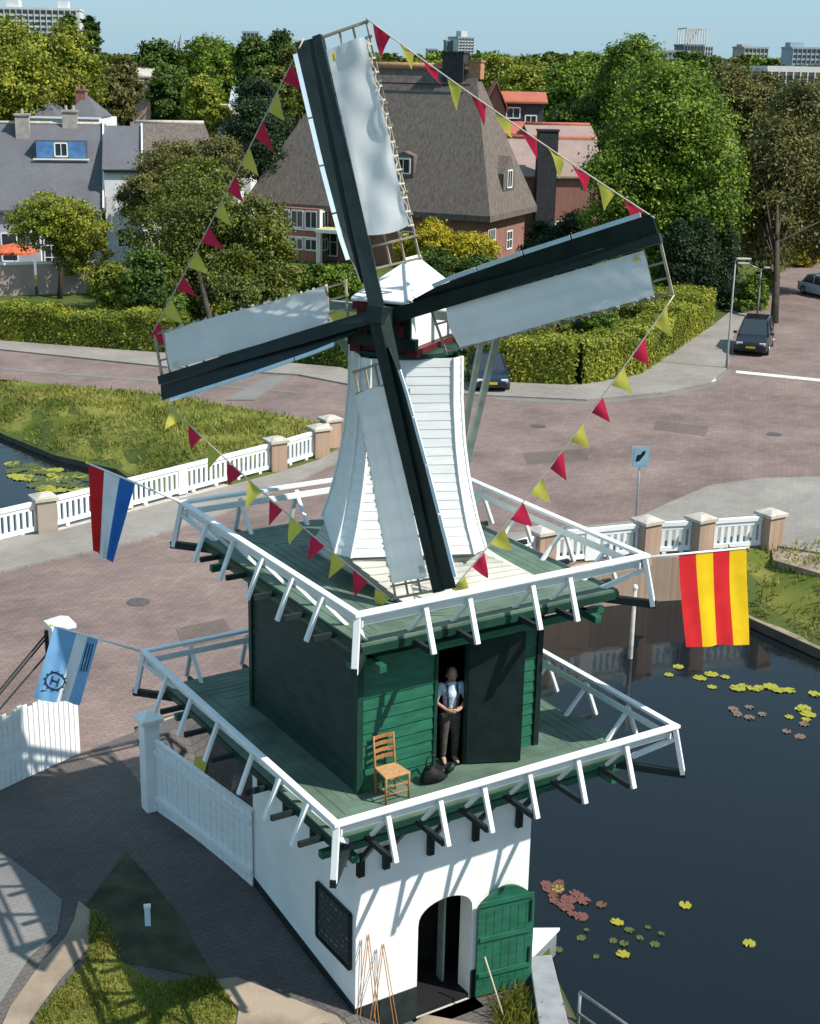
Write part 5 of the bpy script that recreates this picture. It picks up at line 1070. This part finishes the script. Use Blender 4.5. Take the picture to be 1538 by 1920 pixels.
def flag(name, label, pole_a, pole_b, top, bot, dep_top, stripes, sag_l, seed, nu=24, nv=26, fold=.07):
    t = thing(name, pole_a, label, 'flag'); q = MB(); q.tube([pole_a, pole_b], [.026, .018], 8); po = obj('pole', q, M['white'], t, smooth=True)
    q = MB(); q.lathe([(0, -.03), (.03, -.015), (.035, 0), (.03, .015), (0, .03)], pole_b, 8); obj('pole_knob', q, M['yellow'], po)
    T0, T1 = top; B0, B1 = bot; rs = random.Random(seed); ph = [rs.uniform(0, 6) for _ in range(4)]
    side = nrm(T1-T0); nn = nrm(np.cross(side, V(0, 0, 1)))
    def S_(u, v):
        p = (T0+(T1-T0)*u)*(1-v)+(B0+(B1-B0)*u)*v
        w = v**.8; return p+nn*(fold*math.sin(9*u+2.0*v+ph[0])*w+fold*.5*math.sin(17*u-3*v+ph[1])*w+.05*math.sin(3*v+ph[2])*w)+V(0, 0, -.02*math.sin(math.pi*((u*3) % 1))*(1-v))
    mats = [m for _, m in stripes]; q = MB(); vs = [S_(i/nu, j/nv) for j in range(nv+1) for i in range(nu+1)]; q.add(vs, [], 0); edges = np.cumsum([s for s, _ in stripes])
    for j in range(nv):
        for i in range(nu):
            k = int(np.searchsorted(edges, (i+.5)/nu)); q.f.append((j*(nu+1)+i, j*(nu+1)+i+1, (j+1)*(nu+1)+i+1, (j+1)*(nu+1)+i)); q.m.append(min(k, len(mats)-1))
    return t, obj('cloth', q, mats, t, smooth=True, fix=False), S_, nn
ca = V(ur[0]+.02, ur[3]-.02, 3.93); dc = (ca-CAM)@CD
tipf = Dp(164, 868, dc-.4); on = lambda x: ca+(tipf-ca)*((345-x)/(345-164))
flag('national_flag', 'red white and blue flag hanging from the left corner of the upper gallery', ca, tipf, (on(166), on(254)), (Dp(174, 1034, dc-.3), Dp(211, 1058, dc-.2)), dc, [(1/3, M['fred']), (1/3, M['fwhite']), (1/3, M['fblue'])], 0, 3, fold=.06)
cb = V(ur[2]-.02, ur[1]+.02, 3.90); db = (cb-CAM)@CD
tipg = Dp(1402, 1027, db+.6); og = lambda x: cb+(tipg-cb)*((x-1209)/(1402-1209))
flag('striped_flag', 'red and yellow striped flag hanging right of the upper gallery over the water', cb, tipg, (og(1274), og(1400)), (Dp(1284, 1211, db+.2), Dp(1401, 1206, db+.65)), db, [(.26, M['fred']), (.25, M['fyel']), (.245, M['fred']), (.245, M['fyel'])], 0, 5, fold=.035)
cc = V(lr[0]+.02, lr[3]-.02, .90); dcc = (cc-CAM)@CD
tipb = Dp(96, 1172, dcc-.5); ob_ = lambda x: cc+(tipb-cc)*((272-x)/(272-96))
ft_, fcl, FS, fnn = flag('mill_flag', 'light blue and white flag with dark emblem in front of the tall gate post', cc, tipb, (ob_(102), ob_(184)), (Dp(62, 1312, dcc-.5), Dp(150, 1322, dcc-.3)), dcc, [(.5, M['lblue']), (.25, M['fwhite']), (.25, M['lblue'])], 0, 9, fold=.05)
q = MB()
def fuv(u, v): return FS(u, v)-fnn*.012*np.sign(fnn@CD)
def fstroke(pts, w=.012):
    P_ = [fuv(*p) for p in pts]
    for a, b_ in zip(P_[:-1], P_[1:]): q.beam(a, b_, w*2, .004, fnn)
cx_, cy_, R_u, R_v = .34, .70, .20, .115
fstroke([(cx_+R_u*math.cos(t), cy_+R_v*math.sin(t)) for t in np.linspace(0, 2*math.pi, 25)], .016)
for t in np.linspace(0, 2*math.pi, 13)[:-1]: fstroke([(cx_+R_u*math.cos(t), cy_+R_v*math.sin(t)), (cx_+R_u*1.25*math.cos(t), cy_+R_v*1.25*math.sin(t))], .014)
for s_ in (-1, 1): fstroke([(cx_+s_*.07, cy_-.06), (cx_+s_*.07, cy_+.06)], .014)
fstroke([(cx_-.07, cy_), (cx_+.07, cy_)], .014); fstroke([(cx_-.22, cy_+.17), (cx_+.26, cy_+.15)], .016)
obj('emblem', q, M['navy'], fcl); q = MB()
for k in range(3): fstroke([(.80+.06*k, .08), (.79+.06*k, .12), (.80+.06*k, .30), (.81+.06*k, .5)], .010)
obj('lettering', q, M['navy'], fcl)

# ================================================================== CHAIR, BAG, MAN
f0, f1 = Zp(701, 1490, DZ), Zp(746, 1480, DZ); sx = nrm((f1-f0)*V(1, 1, 0)); sx = V(1, 0, 0); cw = .44; sy_ = V(0, 1, 0); o_ = (f0+f1)/2-sx*cw/2; o_[1] = -2.62
ch = thing('ladderback_chair', (o_[0]+cw/2, o_[1]+.2, DZ), 'honey coloured wooden ladder back chair on the lower gallery deck', 'chair')
def cpnt(x, y, z): return o_+sx*x+sy_*y+V(0, 0, z)
for x in (0, cw):
    q = MB(); q.tube([cpnt(x, 0, 0), cpnt(x, 0, .46)], [.018, .022], 8); obj('leg', q, M['wood'], ch, smooth=True)
    xb = .03 if x == 0 else cw-.03
    q = MB(); q.tube([cpnt(xb, .38, 0), cpnt(xb, .40, .46), cpnt(xb, .47, 1.02)], [.018, .022, .016], 8); obj('leg', q, M['wood'], ch, smooth=True)
q = MB(); q.prism([cpnt(-.02, -.02, .45), cpnt(cw+.02, -.02, .45), cpnt(cw-.02, .42, .45), cpnt(.02, .42, .45)], (0, 0, .035)); obj('seat', q, mat('rush_seat', (.44, .26, .12), .8, .2, 20), ch, bevel=.012)
for k in range(4):
    z = .60+.115*k; y = .40+(z-.46)*.125
    q = MB(); q.loft([[cpnt(.04+(cw-.08)*i/6, y+.03*math.sin(math.pi*i/6)+dy, z+dz) for dy, dz in ((0, 0), (.014, 0), (.014, .065), (0, .065))] for i in range(7)]); obj('back_slat', q, M['wood'], ch)
for z, a, b_ in ((.16, (0, 0), (cw, 0)), (.30, (0, 0), (cw, 0)), (.22, (0, 0), (.03, .38)), (.22, (cw, 0), (cw-.03, .38)), (.2, (.03, .38), (cw-.03, .38))):
    q = MB(); q.tube([cpnt(*a, z), cpnt(*b_, z)], .013, 6); obj('stretcher', q, M['wood'], ch, smooth=True)
bc = (Zp(768, 1454, DZ)+Zp(812, 1443, DZ))/2; bc[1] = -2.36
bag = thing('bag', bc, 'black slouching holdall on the deck right of the wooden chair', 'bag')
q = MB(); rings = []
for i in range(9):
    t = i/8; s_ = math.sin(math.pi*min(max(t, .04), .96))**.5; rings.append([bc+V((t-.5)*.5, .15*s_*math.cos(a), .02+.15*s_*(1+math.sin(a))*(1+.25*math.sin(5*t+1))+.0) for a in np.linspace(0, 2*math.pi, 13)[:-1]])
q.loft(rings); obj('body', q, mat('black_canvas', (.012, .012, .014), .7, .3, 8, .4, 20), bag, smooth=True)
for dy in (-.06, .06): q = MB(); q.tube([bc+V(-.13, dy, .30), bc+V(-.1, dy*1.2, .43), bc+V(.02, dy*1.3, .47), bc+V(.12, dy, .30)], .012, 6); obj('strap', q, M['black'], bag, smooth=True)
q = MB(); q.tube([bc+V(.21, -.05, .15), bc+V(.30, -.07, .22), bc+V(.36, -.04, .28)], [.05, .06, .05], 8); obj('pocket', q, M['black'], bag, smooth=True)

pf = Zp(846, 1399, DZ); pf = V(Yp(842, 1404, -1.80)[0], -1.80, DZ)
man = thing('person', pf, 'person in pale blue shirt, braces and dark trousers standing in the mill doorway', 'person')
fwd = nrm(V(-.35, -1, 0)); lft = V(-fwd[1], fwd[0], 0); lft = lft if lft@CR > 0 else -lft
def J(s_, f, z): return pf+lft*s_+fwd*f+V(0, 0, z)
def skin(name, chains, m, parent, vox=.011):
    q = MB()                    # tapered limbs and joints, fused into one continuous surface by a voxel remesh
    for c in chains:
        P_ = [np.asarray(p, float) for p, _ in c]; R_2 = [r for _, r in c]
        for a in range(len(P_)-1):
            if np.linalg.norm(P_[a+1]-P_[a]) > 1e-4: q.tube([P_[a], P_[a+1]], [R_2[a], R_2[a+1]], 12)
        for p, r in zip(P_, R_2): q.lathe([(r*math.sin(t), -r*math.cos(t)) for t in np.linspace(.02, math.pi-.02, 8)], p, 12)
    o = obj(name, q, m, parent, smooth=True)
    md = o.modifiers.new('remesh', 'REMESH'); md.mode = 'VOXEL'; md.voxel_size = vox; md.use_smooth_shade = True
    sm_ = o.modifiers.new('smooth', 'SMOOTH'); sm_.factor = .5; sm_.iterations = 3; return o
SKN = mat('skin', (.45, .25, .17), .55, .1, 8)
pel = J(0, 0, .94); chest = J(0, .01, 1.28); nk = J(0, .02, 1.47); hd_ = J(0, .05, 1.60); top_ = J(0, .04, 1.71)
chains = [[(pel, .125), (J(0, .0, 1.1), .12), (chest, .14), (nk, .055), (J(0, .035, 1.53), .06), (hd_, .088), (J(0, .045, 1.67), .088), (top_, .055)], [(hd_, .088), (J(0, .145, 1.59), .016)]]
for sg in (-1, 1):
    sh_ = J(.19*sg, .0, 1.40); el = J(.29*sg, .02, 1.14); wr = J(.12*sg, .20, 1.05); hn = J(.05*sg, .235, 1.04)
    chains += [[(chest, .14), (sh_, .06), (el, .043), (wr, .03), (hn, .034)], [(pel, .125), (J(.095*sg, 0, .88), .09), (J(.10*sg, .015, .48), .058), (J(.10*sg, -.01, .10), .038), (J(.10*sg, .02, .04), .035), (J(.115*sg, .15, .025), .024)]]
    for k, ln in enumerate((.062, .07, .066, .052)):
        z = 1.075-.02*k; chains.append([(hn, .034), (J(.02*sg, .25, z), .009), (J((.02-ln*.45)*sg, .262, z-.004), .0085), (J((.02-ln)*sg, .25, z-.012), .007)])
    chains.append([(wr, .03), (J(.085*sg, .225, 1.085), .012), (J(.055*sg, .245, 1.105), .009)])
bd = skin('body', chains, SKN, man, .0065)
sh_m = mat('blue_shirt', (.58, .66, .80), .8, .12, 8, .3, 25)
chains = [[(J(0, 0, .98), .137), (J(0, 0, 1.1), .135), (J(0, .01, 1.28), .155), (J(0, .015, 1.42), .11), (J(0, .02, 1.475), .068)]]
for sg in (-1, 1): chains.append([(J(0, .01, 1.28), .155), (J(.185*sg, .0, 1.395), .08), (J(.245*sg, .01, 1.27), .072), (J(.285*sg, .02, 1.15), .062)])
skin('shirt', chains, sh_m, man)
tr_m = mat('dark_trousers', (.085, .070, .058), .85, .3, 8, .3, 25)
chains = []
for sg in (-1, 1): chains.append([(J(0, 0, 1.03), .138), (J(0, 0, .93), .15), (J(.09*sg, 0, .86), .118), (J(.105*sg, .015, .48), .08), (J(.105*sg, -.005, .12), .066)])
skin('trousers', chains, tr_m, man)
for sg in (-1, 1):
    skin('shoe', [[(J(.10*sg, -.03, .045), .05), (J(.105*sg, .05, .04), .048), (J(.118*sg, .17, .03), .034)]], mat('tan_shoe', (.40, .30, .22), .6), man)
    q = MB(); P_ = [J(.075*sg, .152, 1.02), J(.09*sg, .172, 1.25), J(.085*sg, .09, 1.445), J(.08*sg, -.05, 1.46), J(.06*sg, -.155, 1.25)]
    for a, b_ in zip(P_[:-1], P_[1:]): q.beam(a, b_, .035, .01, fwd)
    obj('braces', q, M['black'], man)
q = MB(); q.lathe([(.088, 0), (.098, .05), (.085, .09), (.045, .115), (0, .12)], J(0, .02, 1.635), 14); obj('hair', q, mat('grey_brown_hair', (.10, .08, .06), .9), man, smooth=True)
for sg in (-1, 1):
    q = MB(); q.lathe([(0, -.011), (.011, 0), (0, .011)], J(.032*sg, .128, 1.625), 8); obj('eye', q, M['black'], bd)
    q = MB(); q.lathe([(0, -.03), (.014, -.01), (.016, .012), (0, .03)], J(.092*sg, .03, 1.61), 8); obj('ear', q, SKN, bd)
q = MB(); q.beam(J(-.022, .125, 1.55), J(.022, .125, 1.55), .01, .01); obj('mouth', q, mat('lip', (.28, .13, .10), .6), bd)

# ================================================================== CARS, LAMPS, WATER PLANTS
def car(name, label, pos, head, paint, L_=4.5, Wd=1.84, Hh=1.65, van=False, plate=True):
    t = thing(name, pos, label, 'car'); h = nrm(V(head[0], head[1], 0)); r = V(-h[1], h[0], 0); pos = V(*pos)
    def C(x, y, z): return pos+h*x+r*y+V(0, 0, z)
    def sec(x, zl, zh, w, tw): return [C(x, y, z) for y, z in ((-w, zl+.08), (-w*.96, zl), (w*.96, zl), (w, zl+.08), (w, zl+(zh-zl)*.6), (w*tw, zh-.05), (w*tw-.1, zh), (-w*tw+.1, zh), (-w*tw, zh-.05), (-w, zl+(zh-zl)*.6))]
    w = Wd/2; be = Hh*.60; a = L_/2
    q = MB(); q.loft([sec(-a, .42, be*.86, w*.86, .92), sec(-a+.12, .26, be*.97, w*.96, .95), sec(-a*.5, .22, be, w, .96), sec(a*.4, .22, be*.98, w, .95), sec(a*.78, .22, be*.88, w*.97, .92), sec(a-.1, .26, be*.74, w*.9, .92), sec(a, .36, be*.62, w*.82, .9)])
    body = obj('body', q, paint, t, smooth=False, bevel=.03)
    rx = -a*.93 if van else -a*.78; fx = a*.50; rt = -a*.80 if van else -a*.55; ft = a*.10
    q = MB(); gl = [C(rx, -w*.88, be-.03), C(fx, -w*.88, be-.05), C(fx, w*.88, be-.05), C(rx, w*.88, be-.03)]; rf = [C(rt, -w*.70, Hh-.05), C(ft, -w*.70, Hh-.05), C(ft, w*.70, Hh-.05), C(rt, w*.70, Hh-.05)]
    q.loft([gl, rf]); cab = obj('windows', q, M['glass'], t, bevel=.04)
    q = MB(); q.loft([[p+V(0, 0, -.03) for p in rf], [p+V(0, 0, .05)+(np.mean(rf, 0)-p)*.1 for p in rf]])
    for s_ in (0, 3):
        q.beam(gl[s_], rf[s_], .09, .09); 
    for s_ in (1, 2): q.beam(gl[s_], rf[s_], .08, .08)
    for s_ in (-1, 1): q.beam(C((rx+fx)*.45, s_*w*.885, be), C((rt+ft)*.45, s_*w*.71, Hh-.04), .1, .04, h)
    obj('roof', q, paint, t, bevel=.02)
    for x in (-a*.62, a*.62):
        for s_ in (-1, 1):
            q = MB(); c = C(x, s_*(w-.09), .33)
            q.loft([[c+r*dy*s_+h*rr*math.cos(k*math.pi/10)+V(0, 0, rr*math.sin(k*math.pi/10)) for k in range(20)] for dy, rr in ((-.12, .3), (-.1, .33), (.08, .33), (.11, .29))]); wh = obj('wheel', q, M['tar'], t)
            q = MB(); q.loft([[c+r*dy*s_+h*rr*math.cos(k*math.pi/6)+V(0, 0, rr*math.sin(k*math.pi/6)) for k in range(12)] for dy, rr in ((.1, .2), (.125, .19))]); obj('rim', q, M['steel'], wh)
    for s_ in (-1, 1):
        q = MB(); q.frame(C(a-.09, s_*w*.66, be*.66), h*.06, r*.17, V(0, 0, .075)); obj('headlight', q, mat('lamp_glass', (.7, .72, .75), .15), t, bevel=.02)
        q = MB(); q.frame(C(-a+.05, s_*w*.76, be*.80), h*.05, r*.1, V(0, 0, .13)); obj('tail_light', q, M['red'], t)
        q = MB(); q.frame(C(fx-.12, s_*(w+.08), be+.05), h*.06, r*.1, V(0, 0, .07)); obj('mirror', q, paint, t, bevel=.02)
    for x in (a+.005, -a-.005): q = MB(); q.frame(C(x, 0, .52), h*.012, r*.26, V(0, 0, .06)); obj('number_plate', q, mat('plate_yellow', (.65, .45, .03), .5), t)
    q = MB(); q.frame(C(a-.02, 0, .40), h*.03, r*w*.6, V(0, 0, .09)); obj('grille', q, M['tar'], t)
    return t
blk = mat('black_car_paint', (.010, .012, .016), .16, .1, 2, spec=.6); blu = mat('dark_blue_car_paint', (.012, .02, .04), .16, .1, 2, spec=.6); lbl = mat('pale_blue_car_paint', (.35, .45, .55), .2, .1, 2, spec=.6)
A_, B_ = Zp(1422, 640, S), Zp(1404, 672, S); car('parked_car', 'black people carrier parked by the pavement next to the street lamp', tuple((A_+B_)/2), B_-A_, blk, 4.6, 1.9, 1.80, True)
A_, B_ = Zp(906, 704, S), Zp(922, 738, S); car('parked_car', 'dark blue car half hidden behind the mill, beside the corner hedge', tuple((A_+B_)/2), B_-A_, blu, 4.4, 1.85, 1.62)
A_ = Zp(1545, 556, S); car('parked_car', 'pale blue car cut off by the right edge on the side street', tuple(A_), V(-.2, -1), lbl, 4.3, 1.8, 1.5)
def street_lamp(px, py, top, label, arm, arm2=None):
    b_ = Zp(px, py, S); zt_ = b_[2]; ys = [(z, 960-FPX*((V(b_[0], b_[1], z)-CAM)@CU)/((V(b_[0], b_[1], z)-CAM)@CD)) for z in np.linspace(S, S+12, 400)]; zt_ = min(ys, key=lambda q: abs(q[1]-top))[0]
    t = thing('street_lamp', b_, label, 'street lamp'); T_ = V(b_[0], b_[1], zt_); q = MB(); q.tube([b_, b_+V(0, 0, 1.2), T_], [.07, .055, .035], 8); obj('pole', q, mat('lamp_grey', (.27, .28, .28), .5, .1), t, smooth=True)
    for ar in (arm, arm2):
        if ar is None: continue
        e = T_+CRh3*ar[0]+V(0, 0, ar[1]); q = MB(); q.tube([T_+V(0, 0, -.05), e], .03, 6); am = obj('arm', q, M['steel'], t, smooth=True)
        q = MB(); q.frame(e+CRh3*.3*np.sign(ar[0]), CRh3*.38, nrm(np.cross(CRh3, V(0, 0, 1)))*.11, V(0, 0, .05)); obj('lamp_head', q, M['stone'], am, bevel=.03)
CRh3 = np.append(CRh, 0)
street_lamp(1362, 692, 487, 'tall grey street lamp standing by the black people carrier', (.12, .06))
street_lamp(1420, 590, 505, 'small distant street lamp with two arms under the bronze tree', (-.9, .35), (.25, .1))
lp_ = thing('marker_post', Zp(280, 1795, -4.3), 'small pale marker post standing in the shaded lawn', 'marker post'); p_ = Zp(280, 1795, -4.3); p_ = V(p_[0], p_[1], H(p_[0], p_[1]))
q = MB(); q.frame(p_+V(0, 0, .2), V(.05, -.02, 0), V(.01, .03, 0), V(0, 0, .22)); obj('post', q, M['strip'], lp_, bevel=.01)
q = MB(); q.frame(p_+V(0, 0, .44), V(.06, -.025, 0), V(.015, .04, 0), V(0, 0, .025)); obj('post_cap', q, M['white'], lp_)
mp = Zp(1182, 1234, WL); q = MB(); q.tube([mp+V(0, 0, -1.2), mp, mp+V(0, 0, 2.2)], [.075, .07, .06], 10); mo = obj('mooring_pole', q, mat('weathered_pole', (.46, .43, .38), .8, .25, 4, .3, 15), smooth=True, loc=tuple(mp)); tag(mo, 'pale mooring pole standing in the dark water right of the galleries', 'mooring pole')
q = MB(); q.lathe([(.075, 0), (.08, .06), (.05, .12), (0, .13)], mp+V(0, 0, 2.2), 10); obj('pole_cap', q, M['white'], mo)
PADM = {'yellow green': mat('pad_yellow', (.30, .29, .03), .5, .25, 6), 'reddish': mat('pad_red', (.15, .065, .05), .5, .3, 6), 'pinkish brown': mat('pad_pink', (.17, .115, .085), .5, .3, 6), 'dull green': mat('pad_green', (.08, .10, .025), .5, .3, 6)}
PADP = {}
def pad(x, y, r, kind, label, group):
    P_ = Zp(x, y, WL)
    if kind not in PADP:
        q = MB(); n_ = 14; vs = [(0, 0, .004)]+[(math.cos(.25+5.8*k/n_), math.sin(.25+5.8*k/n_), .012+.02*math.sin(3*k)) for k in range(n_+1)]
        q.add(vs, [(0, k, k+1) for k in range(1, n_+1)]); q.add([(v[0], v[1], v[2]-.02) for v in vs], [(0, k+1, k) for k in range(1, n_+1)])
        o = obj('lily_pad', q, PADM[kind], smooth=True, fix=False); PADP[kind] = o
    else: o = PADP[kind].copy(); COL.objects.link(o)
    o.location = (P_[0], P_[1], WL+.012); o.scale = (r, r*random.uniform(.75, 1), 1); o.rotation_euler = (random.uniform(-.04, .04), random.uniform(-.04, .04), random.uniform(0, 6.3)); tag(o, label, 'lily pad', group)
for x, y in ((1272, 1251), (1254, 1266), (1312, 1272), (1334, 1265), (1360, 1270), (1335, 1289), (1383, 1291), (1393, 1286), (1410, 1291), (1425, 1290), (1418, 1294), (1445, 1288), (1458, 1294), (1480, 1295), (1528, 1302), (1510, 1335), (1500, 1330), (1515, 1340), (1480, 1345), (1508, 1328), (1512, 1350)):
    pad(x, y, random.uniform(.13, .24), 'yellow green', 'yellow green lily pad on the dark water below the striped flag', 'yellow lily pads below the striped flag')
for x, y in ((1375, 1330), (1405, 1327), (1383, 1340), (1430, 1340), (1405, 1346), (1508, 1358), (1475, 1372), (1500, 1382), (1380, 1336)):
    pad(x, y, random.uniform(.11, .18), 'pinkish brown', 'pinkish brown lily pad nearer than the yellow pads below the striped flag', 'brown lily pads below the striped flag')
for x, y in ((1030, 1668), (1050, 1655), (1045, 1672), (1040, 1690), (1055, 1695), (1085, 1680), (1095, 1690), (1070, 1688), (1128, 1697), (1075, 1715), (1090, 1720), (1025, 1660), (1063, 1702), (1046, 1662), (1038, 1680), (1078, 1676), (1060, 1684)):
    pad(x, y, random.uniform(.10, .17), 'reddish', 'reddish lily pad in the cluster on the water right of the green door', 'reddish lily pads right of the green door')
for x, y in ((1285, 1698), (1157, 1730), (1168, 1790), (1405, 1770), (1046, 1668)): pad(x, y, random.uniform(.13, .17), 'yellow green', 'yellow lily pad floating alone on the water in the lower right', 'single yellow lily pads lower right')
for x, y in ((1047, 1782), (1118, 1795), (1180, 1745), (1200, 1760), (1215, 1740), (1090, 1760), (1150, 1765), (1228, 1772), (1100, 1745), (1170, 1770), (1240, 1752)): pad(x, y, random.uniform(.06, .11), 'dull green', 'dull green half sunk lily pad in the lower right water', 'dull lily pads lower right')
gl_ = random.Random(3)
for k in range(70):
    u_, v_ = gl_.random(), gl_.random(); x = 20+150*u_; y = 846+42*u_+(12+42*v_)*(.5+.5*math.sin(2.2*u_+.6))
    pad(x, y, gl_.uniform(.22, .42), gl_.choice(('yellow green', 'dull green', 'dull green')), 'lily pad in the patch on the blue canal beyond the left balustrade', 'lily pads beyond the left balustrade')
for o in PADP.values(): pass
